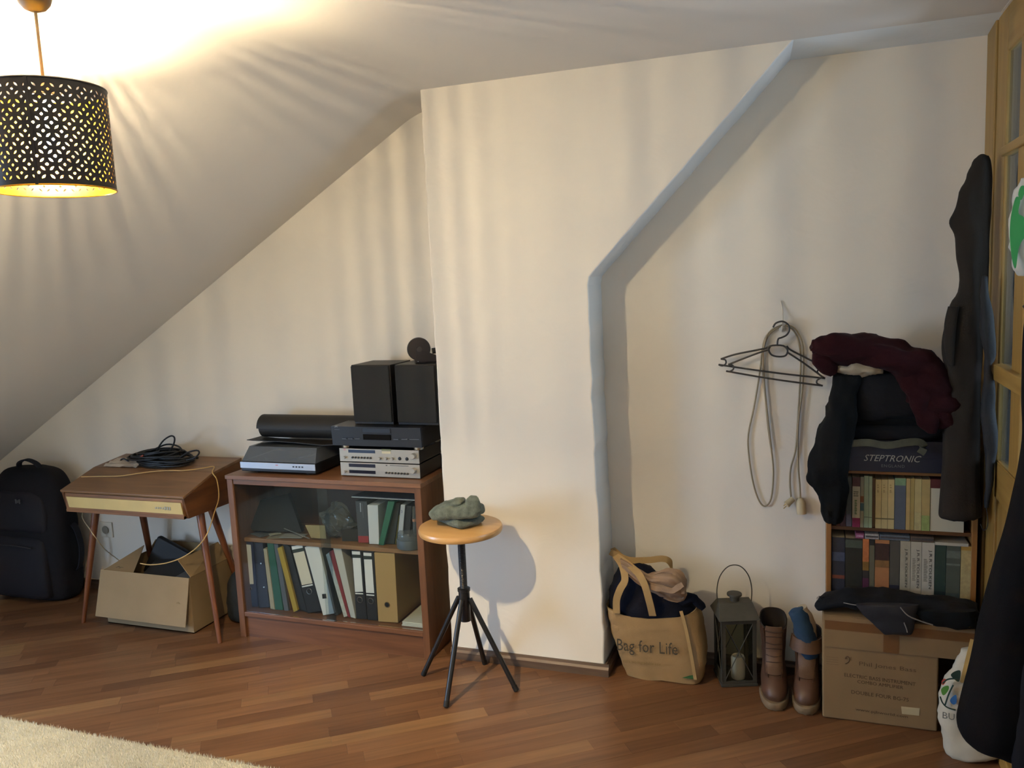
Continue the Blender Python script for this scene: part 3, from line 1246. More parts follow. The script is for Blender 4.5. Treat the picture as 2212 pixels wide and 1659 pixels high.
# ---- beige cord trailing over the cabinet, down its side and hanging below
cp = [on_lid(176, 1030, .006), on_lid(215, 1029, .006), on_lid(260, 1028, .006), on_lid(310, 1021, .006), on_lid(350, 1017, .006), on_lid(400, 1016, .006), on_lid(440, 1011, .007), on_lid(462, 1008, .007)]
cp[-1].x = min(cp[-1].x, CX1 - .02)
cp += [Vector((CX1 + .004, 2.99, .735)), Vector((CX1 + .03, 2.985, .70)), Vector((CX1 + .035, 2.98, .62)), Vector((CX1 + .01, 2.97, .55))]
cp += [aty(q[0], q[1], 2.865) for q in ((449, 1150), (428, 1180), (396, 1203), (360, 1216), (325, 1220), (303, 1217))]
o = MB().tube(cp, .0026, 7, sub=6).build('cord', mat('#c8a565', .55), org=(CX1, 2.98, .6), smooth=True)
tag(o, 'thin beige cord trailing over the music cabinet and hanging beneath it', 'cord')
cp = [Vector((-3.35, 3.22, .60)), Vector((-3.36, 3.1, .52)), aty(178, 1110, 3.0), aty(196, 1146, 2.86), aty(208, 1163, 2.86), aty(225, 1185, 2.95), aty(250, 1205, 3.15), Vector((-3.33, 3.222, .12))]
o = MB().tube(cp, .0022, 7, sub=6).build('wire', mat('#b9a888', .55), org=(-3.33, 3.1, .3), smooth=True)
tag(o, 'thin pale wire looping round the left leg of the music cabinet', 'cord')

# ---- wall socket behind the cabinet
so = thing('wall_socket', 'square white wall socket behind the music cabinet', 'socket', (-3.5, YB, .29))
MB().box((-3.543, YB - .009, .290), (-3.460, YB, .373)).build('plate', mat('#d9d3c4', .4), so, bevel=.003)
MB().lathe([(.0, .0), (.019, .0), (.021, -.004), (.021, -.006), (.0, -.006)], (-3.5015, YB - .0095, .3315), 24, (0, 1, 0), cap=False).build('recess', mat('#8f897c', .5), so, smooth=True)
for dx in (-.0095, .0095):
    MB().cyl((-3.5015 + dx, YB - .012, .3315), (-3.5015 + dx, YB - .0085, .3315), .0025, n=8).build('pin_hole', mat('#1a1a1a', .6), so)

# ================================================================== open carton under the cabinet
M_CARD = mat('#917d60', .85, bump=.12, bscale=90, var=.06, vscale=7, spec=.15)
M_CARD2 = mat('#867253', .85, bump=.12, bscale=90, var=.07, vscale=5, spec=.15)
ct = thing('carton', 'open cardboard carton with its front flap hanging down, under the music cabinet', 'box', (-2.88, 3.0, 0))
T = .004
wl = MB()
X0, X1, Y0, Y1, Z1 = -3.165, -2.655, 2.875, 3.165, .265
wl.box((X0, Y0, .002), (X1, Y1, .006))
body = wl.build('bottom', M_CARD2, ct)
MB().box((X0, Y0, .002), (X1, Y0 + T, Z1)).build('front_wall', M_CARD, ct)
MB().box((X0, Y1 - T, .002), (X1, Y1, Z1)).build('back_wall', M_CARD2, ct)
MB().box((X0, Y0 + T, .002), (X0 + T, Y1 - T, Z1)).build('side_wall', M_CARD2, ct)
MB().box((X1 - T, Y0 + T, .002), (X1, Y1 - T, Z1)).build('side_wall', M_CARD2, ct)
MB().hexa([(X0 - .005, Y0 - .001, Z1 + .001), (X1 + .005, Y0 - .001, Z1 + .001), (X1 + .005, Y0 - .005, Z1 + .004), (X0 - .005, Y0 - .005, Z1 + .004),
           (X0 - .006, Y0 - .060, .062), (X1 + .004, Y0 - .052, .056), (X1 + .004, Y0 - .056, .055), (X0 - .006, Y0 - .064, .061)]).build('front_flap', M_CARD, ct)
# side flap bent inwards and carrying a scribble
def board(q, name, m_, t=.004):
    v = [Vector(a) for a in q]
    n_ = (v[1] - v[0]).cross(v[3] - v[0]).normalized() * t
    return MB().hexa([v[0], v[1], v[2], v[3], v[0] + n_, v[1] + n_, v[2] + n_, v[3] + n_]).build(name, m_, ct)


board([(X0 + .003, Y0 + .012, Z1), (X0 + .003, Y1 - .05, Z1 + .03), (X0 + .05, Y1 - .07, Z1 + .055), (X0 + .16, Y0 + .02, Z1 - .02)], 'side_flap', M_CARD)
board([(X0 + .01, Y1, Z1), (X1 - .01, Y1, Z1), (X1 - .02, Y1 + .03, Z1 + .05), (X0 + .03, Y1 + .03, Z1 + .05)], 'back_flap', M_CARD2)
board([(X1, Y0 + .01, Z1), (X1, Y1 - .01, Z1), (X1 - .06, Y1 - .01, Z1 + .075), (X1 - .10, Y0 + .05, Z1 + .06)], 'side_flap', M_CARD2)
text('Fr', mat('#3c3024', .8), ct, (X0 + .05, Y0 + .030, Z1 - .002), (1, .05, -.12), (0.05, 1, -.03), width=.030, name='scribble', extr=.0075)
# stain
MB().cyl((X1 - .045, Y0 - .0315, .150), (X1 - .045, Y0 - .0335, .150), .012, n=14).build('smudge', mat('#84704f', .85), ct)
# things in the carton


def slab(name, label, cat, c, size, rx, ry, rz, m, **k):
    Mx = Matrix.Translation(Vector(c)) @ Matrix.Rotation(rz, 4, 'Z') @ Matrix.Rotation(ry, 4, 'Y') @ Matrix.Rotation(rx, 4, 'X')
    sx, sy, sz = [q / 2 for q in size]
    o = MB().box((-sx, -sy, -sz), (sx, sy, sz), Mx).build(name, m, org=c, **k)
    return tag(o, label, cat)


slab('zip_case', 'black zip case poking up at the back of the carton', 'case', (-2.99, 3.11, .235), (.20, .035, .20), -.15, .45, .1, mat('#101114', .6), bevel=.012, seg=3)
nb = thing('ring_folder', 'dark grey folder with pale page edge lying in the carton', 'folder', (-2.91, 3.03, .21))
Mx = Matrix.Translation((-2.91, 3.03, .235)) @ Matrix.Rotation(.25, 4, 'Z') @ Matrix.Rotation(.22, 4, 'X') @ Matrix.Rotation(-.08, 4, 'Y')
MB().box((-.115, -.095, .004), (.115, .095, .008), Mx).box((-.115, -.095, -.012), (.115, .095, -.009), Mx).build('cover', mat('#26292c', .55), nb)
MB().box((-.112, -.092, -.009), (.112, .092, .004), Mx).build('pages', mat('#c9c2b2', .8), nb)
slab('yellow_book', 'flat book with yellow spine inside the carton', 'book', (-2.93, 2.955, .205), (.15, .07, .018), .12, -.05, -.30, mat('#b8992f', .6))
slab('grey_case', 'grey plastic case under the right flap of the carton', 'case', (-2.73, 2.98, .20), (.12, .16, .09), 0, 0, .1, mat('#4d5155', .5), bevel=.008)
bagp = [(-2.525, 3.10, .003, .055, .07), (-2.525, 3.10, .03, .07, .09), (-2.525, 3.10, .12, .072, .09), (-2.525, 3.10, .20, .06, .075), (-2.525, 3.10, .24, .03, .04)]
o = soft_loft(bagp, 4).build('dark_bag', mat('#131613', .8, var=.5, vscale=40, bump=.3, bscale=60), org=(-2.525, 3.10, 0), smooth=1.2, wrinkle=(18, .008, 4))
tag(o, 'dark patterned bag squeezed between the carton and the bookcase', 'bag')
# ================================================================== glazed teak bookcase
BX0, BX1, BY0, BY1, BZ = -2.420, -1.470, 2.905, 3.205, .750
M_BC = wood('#573722', '#734c30', 'x', 8, 0.4)
M_BCZ = wood('#573722', '#734c30', 'z', 8, 0.4)
M_BCY = wood('#472c1a', '#5f3d25', 'y', 8, 0.45)
bc = thing('bookcase', 'low teak bookcase with sliding glass panes beside the chimney breast', 'bookcase', ((BX0 + BX1) / 2, 3.05, 0))
ST = .030
for x in (BX0, BX1 - ST):
    MB().box((x, BY0, 0), (x + ST, BY1, BZ - .018)).build('side_panel', M_BCZ, bc, bevel=.002)
MB().box((BX0 - .004, BY0 - .006, BZ - .018), (BX1 + .004, BY1, BZ)).build('top_board', wood('#684630', '#825c40', 'x', 8, 0.38), bc, bevel=.002)
MB().box((BX0 + ST, BY0 + .004, BZ - .042), (BX1 - ST, BY0 + .022, BZ - .018)).build('top_rail', M_BC, bc, bevel=.0015)
SHZ = .452
MB().box((BX0 + ST, BY0 + .045, SHZ - .018), (BX1 - ST, BY1 - .008, SHZ)).build('shelf', wood('#73502f', '#8d6640', 'x', 8, 0.45), bc, bevel=.001)
FLZ = .118
MB().box((BX0 + ST, BY0 + .002, FLZ - .020), (BX1 - ST, BY1 - .008, FLZ)).build('bottom_board', M_BC, bc, bevel=.0015)
MB().box((BX0 + ST, BY0 + .012, 0), (BX1 - ST, BY0 + .028, FLZ - .021)).build('plinth', M_BC, bc)
MB().box((BX0 + ST, BY1 - .008, FLZ), (BX1 - ST, BY1, BZ - .018)).build('back_panel', wood('#3b2212', '#4a2c17', 'z', 6, 0.6), bc)
G_BC = glass('bookcase_glass', '#f2f5f4', 0.05, 0.02, 0.009, '#aab0b2')
xa, xb = aty(686, 1100, BY0 + .012).x, aty(709, 1100, BY0 + .012).x
MB().box((BX0 + ST - .006, BY0 + .008, FLZ + .001), (xb, BY0 + .012, BZ - .045)).build('glass_pane', G_BC, bc)
MB().box((xa, BY0 + .016, FLZ + .001), (BX1 - ST + .006, BY0 + .020, BZ - .045)).build('glass_pane', G_BC, bc)

GRP_F = 'files on the lower shelf of the glazed bookcase'
GRP_U = 'books on the upper shelf of the glazed bookcase'


def file4(name, label, cat, q, yf, depth, m, floor_z, group=None, parts=(), bev=.0015):
    """upright file from its four spine corners (tl, tr, br, bl) seen at depth yf; returns the thing"""
    c = [aty(p[0], p[1], yf) for p in q]
    dz = floor_z + .001 - min(c[2].z, c[3].z)
    c = [p + Vector((0, 0, dz)) for p in c]
    t = thing(name, label, cat, ((c[2].x + c[3].x) / 2, yf + depth / 2, floor_z), group=group)
    d = Vector((0, depth, 0))
    MB().hexa([c[3], c[2], c[2] + d, c[3] + d, c[0], c[1], c[1] + d, c[0] + d]).build('cover', m, t, bevel=bev)
    off = Vector((0, -.0012, dz))

    def pt(p):
        return aty(p[0], p[1], yf) + off
    for pr in parts:
        if pr[0] == 'quad':
            _, nm, qq, mm = pr
            v = [pt(p) for p in qq]
            e = Vector((0, .001, 0))
            MB().hexa([v[3], v[2], v[2] + e, v[3] + e, v[0], v[1], v[1] + e, v[0] + e]).build(nm, mm, t)
        elif pr[0] == 'ring':
            _, p, r_, mm = pr
            v = pt(p)
            MB().tube([v + Vector((r_ * cos(a * pi / 10), 0, r_ * sin(a * pi / 10))) for a in range(20)], r_ * .14, 6, True).build('finger_ring', mm, t, smooth=True)
            MB().cyl(v + Vector((0, .001, 0)), v + Vector((0, -.0003, 0)), r_ * .9, n=20).build('finger_hole', mat('#0a0a0a', .8), t)
        elif pr[0] == 'text':
            _, s, p, w, mm = pr
            text(s, mm, t, pt(p), (1, 0, 0), (0, 0, 1), width=w)
    return t


W_LAB = mat('#d9d9d6', .7)
C_LAB = mat('#cfc6b2', .7)
K_FILE = mat('#141416', .55, bump=.15, bscale=300)
M_NICK = mat('#b9b9b6', .25, metal=1)
G_BAND = mat('#2a3327', .6)
YF = 2.962


def c3(*a):   # pixel helpers for the two close-up crops used while measuring
    return [(510 + a[i] / 8.296, 1160 + a[i + 1] / 8.296) for i in range(0, len(a), 2)]


def c4(*a):
    return [(720 + a[i] / 8.296, 1180 + a[i + 1] / 8.296) for i in range(0, len(a), 2)]


F = 'folder'
file4('ring_binder', 'slim blue ring binder with a long white label, leftmost on lower bookcase shelf', 'binder', c3(142, 100, 300, 105, 395, 1300, 240, 1300), YF, .21, mat('#1e2c52', .5), FLZ, GRP_F,
      [('quad', 'spine_label', c3(145, 180, 270, 190, 320, 890, 205, 895), W_LAB), ('ring', c3(268, 975)[0], .0062, M_NICK)])
file4('ring_binder', 'dark navy binder without label, right of the blue binder', 'binder', c3(318, 110, 478, 120, 598, 1270, 412, 1280), YF, .21, mat('#17182a', .5), FLZ, GRP_F,
      [('quad', 'rivet', c3(435, 470, 460, 470, 460, 495, 435, 495), M_NICK), ('quad', 'rivet', c3(490, 895, 515, 895, 515, 918, 490, 918), M_NICK)])
file4('hanging_folder', 'thin beige folder between the navy binder and the green folder', F, c3(482, 170, 545, 175, 690, 1262, 612, 1245), YF, .2, mat('#a3977c', .8), FLZ, GRP_F)
file4('hanging_folder', 'dark green folder on lower bookcase shelf', F, c3(552, 105, 668, 115, 842, 1308, 700, 1300), YF, .2, mat('#1c5440', .6), FLZ, GRP_F)
file4('hanging_folder', 'grey folder right of the green one', F, c3(672, 120, 750, 130, 942, 1325, 862, 1320), YF, .2, mat('#56595f', .7), FLZ, GRP_F)
file4('hanging_folder', 'thin brown folder behind the yellow folder', F, c3(754, 150, 778, 155, 995, 1335, 950, 1330), YF + .012, .2, mat('#5e3d1e', .7), FLZ, GRP_F)
file4('hanging_folder', 'mustard yellow folder leaning left on lower bookcase shelf', F, c3(735, 205, 818, 180, 1105, 1320, 1030, 1355), YF - .006, .2, mat('#a5892c', .7), FLZ, GRP_F)
file4('hanging_folder', 'black folder leaning between the yellow folder and the wide black binder', F, c3(835, 200, 970, 260, 1285, 1440, 1130, 1370), YF + .006, .2, mat('#17181a', .6), FLZ, GRP_F)
file4('ring_binder', 'wide black binder with cream label and finger ring, leaning left', 'binder', c3(985, 255, 1225, 210, 1535, 1430, 1290, 1470), YF, .24, K_FILE, FLZ, GRP_F,
      [('quad', 'spine_label', c3(1005, 272, 1195, 240, 1206, 296, 1017, 332), W_LAB), ('quad', 'spine_band', c3(1020, 342, 1212, 302, 1222, 345, 1032, 385), G_BAND),
       ('quad', 'spine_label', c3(1035, 395, 1225, 355, 1378, 930, 1190, 965), C_LAB), ('quad', 'spine_label', c3(1190, 985, 1378, 945, 1384, 970, 1195, 1005), W_LAB), ('ring', c3(1322, 1075)[0], .0125, M_NICK)])
file4('ring_binder', 'wide white binder with a black finger hole, leaning left', 'binder', c3(1232, 235, 1478, 185, 1762, 1425, 1562, 1458), YF - .004, .24, mat('#cfcfcb', .6), FLZ, GRP_F,
      [('quad', 'finger_hole', c3(1545, 1075, 1615, 1070, 1625, 1150, 1555, 1158), mat('#101010', .8))])
file4('hanging_folder', 'dark grey folder pressed behind the wide white binder', F, c3(1490, 200, 1530, 230, 1830, 1420, 1768, 1425), YF + .01, .22, mat('#3b3f40', .7), FLZ, GRP_F)
file4('paper_pad', 'bundle of printed papers leaning left of the red folder', 'papers', [(704, 1203), (711, 1198), (751, 1336), (743, 1338)], YF, .2, mat('#b5b6b0', .8, var=.15, vscale=60), FLZ, GRP_F)
file4('hanging_folder', 'dark red folder leaning on lower bookcase shelf', F, [(711, 1197), (720, 1193), (757, 1340), (751, 1337)], YF, .2, mat('#7d2a2e', .6), FLZ, GRP_F)
file4('paper_pad', 'thick stack of white papers leaning left of the two slim black binders', 'papers', [(720, 1193), (737, 1190), (769, 1345), (758, 1342)], YF, .2, mat('#b9b8b2', .8), FLZ, GRP_F)
file4('ring_binder', 'left of the two slim black binders with white labels', 'binder', c4(325, 95, 512, 100, 612, 1395, 420, 1385), YF, .24, K_FILE, FLZ, GRP_F,
      [('quad', 'spine_label', c4(340, 176, 485, 182, 490, 240, 345, 234), W_LAB), ('quad', 'spine_band', c4(352, 250, 492, 256, 495, 288, 355, 282), G_BAND), ('quad', 'spine_label', c4(355, 295, 495, 299, 540, 900, 398, 905), W_LAB),
       ('quad', 'spine_label', c4(402, 922, 540, 930, 542, 948, 404, 942), W_LAB), ('ring', c4(485, 1045)[0], .0125, M_NICK)])
file4('ring_binder', 'right of the two slim black binders with white labels', 'binder', c4(520, 105, 728, 115, 800, 1408, 622, 1400), YF, .24, K_FILE, FLZ, GRP_F,
      [('quad', 'spine_label', c4(548, 193, 690, 203, 692, 258, 550, 249), W_LAB), ('quad', 'spine_band', c4(555, 268, 694, 274, 697, 306, 557, 300), G_BAND), ('quad', 'spine_label', c4(558, 314, 698, 318, 740, 918, 595, 910), W_LAB),
       ('quad', 'spine_label', c4(600, 938, 740, 950, 742, 970, 602, 958), W_LAB), ('ring', c4(680, 1060)[0], .0125, M_NICK)])
file4('magazine_file', 'tan cardboard magazine file with a round finger hole', 'box', c4(735, 175, 1100, 190, 1165, 1435, 810, 1412), YF - .004, .235, mat('#ab8a57', .75, bump=.1), FLZ, GRP_F,
      [('ring', c4(970, 1110)[0], .0115, mat('#6e5533', .6))])
p0, p1 = aty(868, 1352, 2.945), aty(916, 1360, 2.945)
stk = thing('paper_stack', 'white stack of paper lying flat at the right end of the lower bookcase shelf', 'papers', ((p0.x + p1.x) / 2, 3.05, FLZ), group=GRP_F)
for k in range(3):
    MB().box((p0.x + .002 * (k % 2), 2.945 + .003 * k, FLZ + .001 + .0055 * k), (min(p1.x, BX1 - ST - .002), 3.185, FLZ + .006 + .0055 * k)).build('sheet_bundle', mat('#c6c4b8', .8, var=.05, vscale=30), stk)

# ---- upper shelf


def c2(*a):
    return [(720 + a[i] / 9.217, 1030 + a[i + 1] / 9.217) for i in range(0, len(a), 2)]


YU = 2.99
file4('book', 'dark grey book with red foot on upper bookcase shelf', 'book', c2(430, 395, 660, 405, 700, 1225, 498, 1225), YU, .18, mat('#3a3d40', .5), SHZ, GRP_U,
      [('quad', 'red_foot', c2(488, 1090, 694, 1092, 700, 1222, 498, 1222), mat('#8f2a2a', .6)), ('quad', 'spine_title', c2(520, 430, 545, 432, 552, 610, 532, 612), mat('#8e9498', .6)), ('quad', 'spine_title', c2(570, 440, 580, 440, 600, 730, 588, 732), mat('#5d6266', .6))])
file4('carton_box', 'plain white box standing on upper bookcase shelf', 'box', c2(668, 470, 882, 475, 905, 1255, 708, 1247), YU - .006, .18, mat('#c4c8c9', .6), SHZ, GRP_U)
file4('book', 'green book leaning right on upper bookcase shelf', 'book', c2(1082, 400, 1216, 405, 992, 1282, 892, 1268), YU - .012, .17, mat('#1f5f43', .55), SHZ, GRP_U)
file4('book', 'very dark green book leaning right behind the green one', 'book', c2(1222, 410, 1320, 412, 1205, 1235, 1012, 1240), YU + .004, .17, mat('#1d241e', .6), SHZ, GRP_U)
file4('book', 'slim white binder with a blue 3 on its spine', 'binder', c2(1332, 400, 1420, 405, 1352, 1215, 1250, 1215), YU, .17, mat('#b6b8b9', .6), SHZ, GRP_U,
      [('text', '3', c2(1345, 560)[0], .006, mat('#2c3a6e', .6)), ('quad', 'spine_mark', c2(1290, 1010, 1335, 1010, 1330, 1050, 1285, 1050), mat('#6d6f70', .6))])
file4('book', 'thin olive booklet behind the slim white binder', 'book', c2(1290, 640, 1312, 640, 1235, 1225, 1205, 1225), YU + .01, .15, mat('#6d6a33', .7), SHZ, GRP_U)
file4('media_case', 'black upright case at the right of the upper bookcase shelf', 'case', c2(1425, 420, 1548, 425, 1500, 1215, 1360, 1215), YU + .006, .17, mat('#1b1c1e', .4), SHZ, GRP_U)
file4('book', 'pale blue book at the right end of the upper bookcase shelf', 'book', c2(1640, 430, 1690, 432, 1722, 1225, 1675, 1225), YU, .17, mat('#9db0b8', .6), SHZ, GRP_U)
gt = aty(*c2(1595, 1200)[0], YU)
tb = thing('glass_tube', 'clear upright tube with copper collar between the black case and pale blue book', 'tube', (gt.x, YU + .02, SHZ))
MB().cyl((gt.x - .001, YU + .02, SHZ + .001), (gt.x - .001, YU + .02, SHZ + .172), .0085, n=16).build('tube', glass('tube_glass', '#ccd2d4', .3, .05, .25, '#aeb6b8'), tb, smooth=True)
MB().cyl((gt.x - .001, YU + .02, SHZ + .105), (gt.x - .001, YU + .02, SHZ + .117), .0095, n=16).build('collar', mat('#b98d73', .4, metal=.6), tb, smooth=True)
fa, fb = aty(*c2(360, 390)[0], 2.965), aty(*c2(1685, 424)[0], 2.965)
bl = thing('document_folder', 'dark blue folder lying flat on top of the upper row of books', 'folder', ((fa.x + fb.x) / 2, 3.05, fa.z - .004), group=GRP_U)
MB().hexa([(fa.x, 2.965, fa.z - .004), (fb.x, 2.965, fa.z - .004), (fb.x, 3.19, fa.z - .004), (fa.x + .03, 3.19, fa.z - .004), (fa.x, 2.965, fa.z - .001), (fb.x, 2.965, fa.z - .001), (fb.x, 3.19, fa.z - .001), (fa.x + .03, 3.19, fa.z - .001)]).build('pages', mat('#b9bdbf', .7), bl)
MB().hexa([(fa.x + .002, 2.968, fa.z - .0005), (fb.x, 2.968, fa.z - .0005), (fb.x, 3.19, fa.z - .0005), (fa.x + .032, 3.19, fa.z - .0005), (fa.x + .002, 2.968, fa.z + .002), (fb.x, 2.968, fa.z + .002), (fb.x, 3.19, fa.z + .002), (fa.x + .032, 3.19, fa.z + .002)]).build('cover', mat('#27304a', .5), bl)
# disc spindle
dc = aty(*c2(1488, 1400)[0], 2.965)
ds = thing('disc_spindle', 'grey disc spindle with clear lid at the front of the upper bookcase shelf', 'container', (dc.x - .002, 2.985, SHZ))
dc = Vector((min(dc.x, BX1 - ST - .062), 2.992, SHZ + .0005))
MB().lathe([(0, 0), (.055, 0), (.059, .003), (.059, .036), (.056, .040), (0, .040)], dc, 40, cap=False).build('base', mat('#4c545b', .5), ds, smooth=True)
MB().lathe([(.054, .0405), (.053, .060), (.048, .068), (.0, .070)], dc, 40, cap=False).build('lid', glass('lid_plastic', '#d6dde0', .2, .1, .22, '#b8c0c4'), ds, smooth=True)
# leaning black board, dark box, papers, plastic bag
o = MB().hexa([aty(545, 1146, 2.99), aty(652, 1150, 3.02), aty(652, 1150, 3.02) + Vector((0, .02, .004)), aty(545, 1146, 2.99) + Vector((0, .02, .004)), aty(520, 1092, 3.06), aty(622, 1066, 3.12), aty(622, 1066, 3.12) + Vector((0, .02, 0)), aty(520, 1092, 3.06) + Vector((0, .02, 0))]).build('drawing_board', mat('#101212', .5), org=(-2.25, 3.03, SHZ))
tag(o, 'dark leaning board at the left of the upper bookcase shelf', 'board')
c = aty(754, 1160, 3.0)
slab('dark_box', 'small black box beside the dark grey book on upper bookcase shelf', 'box', (c.x, 3.05, SHZ + .028), (.085, .1, .055), 0, 0, .2, mat('#17150f', .6), bevel=.002)
pp = thing('paper_heap', 'heap of loose papers lying at the left of the upper bookcase shelf', 'papers', (-2.2, 3.0, SHZ))
for k, (px, py, w, d, rz, col) in enumerate(((600, 1160, .10, .07, .3, '#8d8672'), (560, 1156, .09, .06, -.4, '#55595e'), (630, 1163, .11, .06, .1, '#93928c'), (590, 1158, .05, .03, .8, '#a8a48f'))):
    c = aty(px, py, 2.985)
    Mx = Matrix.Translation((c.x, 3.0, SHZ + .002 + .0025 * k)) @ Matrix.Rotation(rz, 4, 'Z')
    MB().box((-w / 2, -d / 2, -.0008), (w / 2, d / 2, .0008), Mx).build('sheet', mat(col, .8), pp)
o = MB().hexa([aty(672, 1162, 2.98), aty(705, 1164, 2.99), aty(705, 1164, 2.993), aty(672, 1162, 2.983), aty(659, 1134, 2.985), aty(702, 1135, 2.99), aty(702, 1135, 2.993), aty(659, 1134, 2.988)]).build('card_piece', mat('#93835a', .8), org=(-1.99, 2.985, SHZ))
tag(o, 'torn beige card standing before the plastic bag on upper bookcase shelf', 'card')
a, b = aty(605, 1138, 3.03), aty(668, 1163, 2.96)
o = MB().cyl(a, b, .0022, n=8).build('stick', mat('#6b6a63', .5), org=b)
tag(o, 'thin grey stick lying across the papers on upper bookcase shelf', 'stick')
pc = aty(728, 1165, 3.02)
pb_ = MB()
rs = []
for i in range(15):
    t = i / 14
    w = (.02 + .062 * sin(pi * min(t * 1.15, 1)) ** .6) * (1 if t < .9 else .5)
    rs.append(sring((pc.x + .012 * sin(t * 5), 3.04 + .01 * cos(t * 4), SHZ + .003 + .155 * t), (w, 0, .02 * sin(t * 9)), (.012 * cos(t * 7), w * .75, 0), 36, 2.2))
pb_.rings(rs)
G_BAG = glass('clear_film', '#e9ecec', .25, .12, .20, '#9aa09d')
o = pb_.build('plastic_bag', G_BAG, org=(pc.x, 3.04, SHZ), wrinkle=(55, .014, 3))
tag(o, 'crumpled clear plastic bag in the middle of the upper bookcase shelf', 'bag')

# ================================================================== turntable
TT = thing('turntable', 'black turntable with silver front and smoked dust cover on the bookcase', 'turntable', (-2.17, 3.07, BZ))
TX0, TX1, TY0, TY1 = -2.372, -1.985, 2.945, 3.19
M_SIL = mat('#a9aeb6', .35, metal=.55)
M_SILW = mat('#a8a59c', .4, metal=.35)
K_PL = mat('#111214', .45)
for x in (TX0 + .06, TX1 - .06):
    for y in (TY0 + .05, TY1 - .05):
        MB().cyl((x, y, BZ + .0005), (x, y, BZ + .012), .018, n=16).build('foot', K_PL, TT, smooth=True)
MB().box((TX0 + .002, TY0 + .004, BZ + .010), (TX1 - .002, TY1, BZ + .052)).build('plinth', K_PL, TT, bevel=.003)
fp = MB().box((TX0, TY0, BZ + .024), (TX1, TY0 + .004, BZ + .052)).build('front_panel', M_SIL, TT, bevel=.001)
for k in range(4):
    p = aty(634 + k * 6.4, 1010 + k * .3, TY0)
    MB().box((p.x - .004, TY0 - .0015, BZ + .036), (p.x + .004, TY0, BZ + .0415)).build('button', K_PL, fp)
p = aty(598, 1007, TY0)
MB().box((p.x - .006, TY0 - .0006, BZ + .041), (p.x + .006, TY0, BZ + .045)).build('badge', mat('#b0707a', .5), fp)
MB().cyl((-2.2, 3.07, BZ + .052), (-2.2, 3.07, BZ + .064), .105, n=40).build('platter', mat('#15171a', .35), TT, smooth=True)
MB().tube([(TX1 - .05, 3.15, BZ + .075), (TX1 - .06, 3.02, BZ + .076), (TX1 - .10, 2.975, BZ + .072)], .004, 8, sub=4).build('tonearm', M_SIL, TT, smooth=True)
G_SMK = glass('smoked_acrylic', '#c4cbd0', .14, .03, .32, '#9299a0')
ti, zf, zt = .012, BZ + .054, BZ + .112
A = [(TX0 + .004, TY0 + .010, zf), (TX1 - .004, TY0 + .010, zf), (TX1 - .004, TY1 - .004, zf), (TX0 + .004, TY1 - .004, zf)]
B = [(TX0 + .018, TY0 + .05, zt), (TX1 - .018, TY0 + .05, zt), (TX1 - .018, TY1 - .012, zt), (TX0 + .018, TY1 - .012, zt)]
for i in range(4):
    j = (i + 1) % 4
    v = [Vector(q) for q in (A[i], A[j], B[j], B[i])]
    n_ = (v[1] - v[0]).cross(v[3] - v[0]).normalized() * .0025
    MB().hexa([v[0], v[1], v[1] - n_, v[0] - n_, v[3], v[2], v[2] - n_, v[3] - n_]).build('dust_cover_side', G_SMK, TT)
MB().box((B[0][0], B[0][1], zt - .002), (B[2][0], B[2][1], zt + .001)).build('dust_cover_top', G_SMK, TT)

# black mat rolled up, resting on the dust cover
ra, rb = aty(556, 912, 3.09), aty(760, 914, 3.09)
zr = zt + .003
rr = .060
rm = thing('rolled_mat', 'thick black rolled mat with a loose end, lying on the turntable', 'mat', (-2.13, 3.10, zr))
mb = MB()
secs = []
for i in range(80):
    a = i / 79 * 5.2 * pi
    r_ = .022 + (rr - .022) * i / 79
    secs.append((r_ * cos(a - .2 * pi), r_ * sin(a - .2 * pi)))
xs0, xs1 = ra.x + .01, -1.80
yc, zc = 3.125, zr + rr + .004
P_ = [Vector((0, yc + y, zc + z)) for y, z in secs]
inn = []
for i, p in enumerate(P_):
    d = (Vector((0, yc, zc)) - p).normalized()
    inn.append(p + d * .0045)
rs = []
for x in (xs0, xs0 + .1, xs1):
    rs.append([Vector((x, p.y, p.z)) for p in P_] + [Vector((x, p.y, p.z)) for p in inn[::-1]])
mb.rings(rs)
M_MAT = mat('#1c1a17', .6, bump=.2, bscale=200)
mb.build('roll', M_MAT, rm, smooth=.6)
MB().sheet(lambda u, v: (xs0 - .03 + (xs1 - xs0 + .02) * u, 3.03 + .105 * v, zr + .0025 + .010 * (1 - v) ** 2 * abs(sin(u * 4.2 + .3)) + (.012 * (1 - u) ** 6)), 16, 8, .003).build('loose_end', M_MAT, rm)

# ================================================================== silver tuner and amplifier
HX0, HX1, HY0, HY1 = -1.876, -1.502, 2.972, 3.195
yk = HY0
hz0 = BZ + .001


def c5(px, py):
    return 700 + px / 8.508, 890 + py / 8.508


def hifi(name, label, z0, z1):
    t = thing(name, label, 'hi-fi unit', ((HX0 + HX1) / 2, (HY0 + HY1) / 2, z0), group='silver hi-fi units stacked on the bookcase')
    MB().box((HX0 + .004, HY0 + .004, z0 + .003), (HX1 - .002, HY1, z1 - .001)).build('case', K_PL, t, bevel=.001)
    f_ = MB().box((HX0, HY0, z0 + .003), (HX1, HY0 + .004, z1 - .001)).build('front_panel', M_SILW, t, bevel=.0008)
    for x in (HX0 + .03, HX1 - .03):
        MB().cyl((x, HY0 + .03, z0), (x, HY0 + .03, z0 + .004), .012, n=14).build('foot', K_PL, t)
    return t, f_


ZM = hz0 + .0605
am, amf = hifi('amplifier', 'silver amplifier with dark displays, lower unit of the hi-fi stack', hz0, ZM)
tu, tuf = hifi('tuner', 'silver tuner with round knobs and jack sockets, upper unit of the hi-fi stack', ZM + .0005, ZM + .0605)


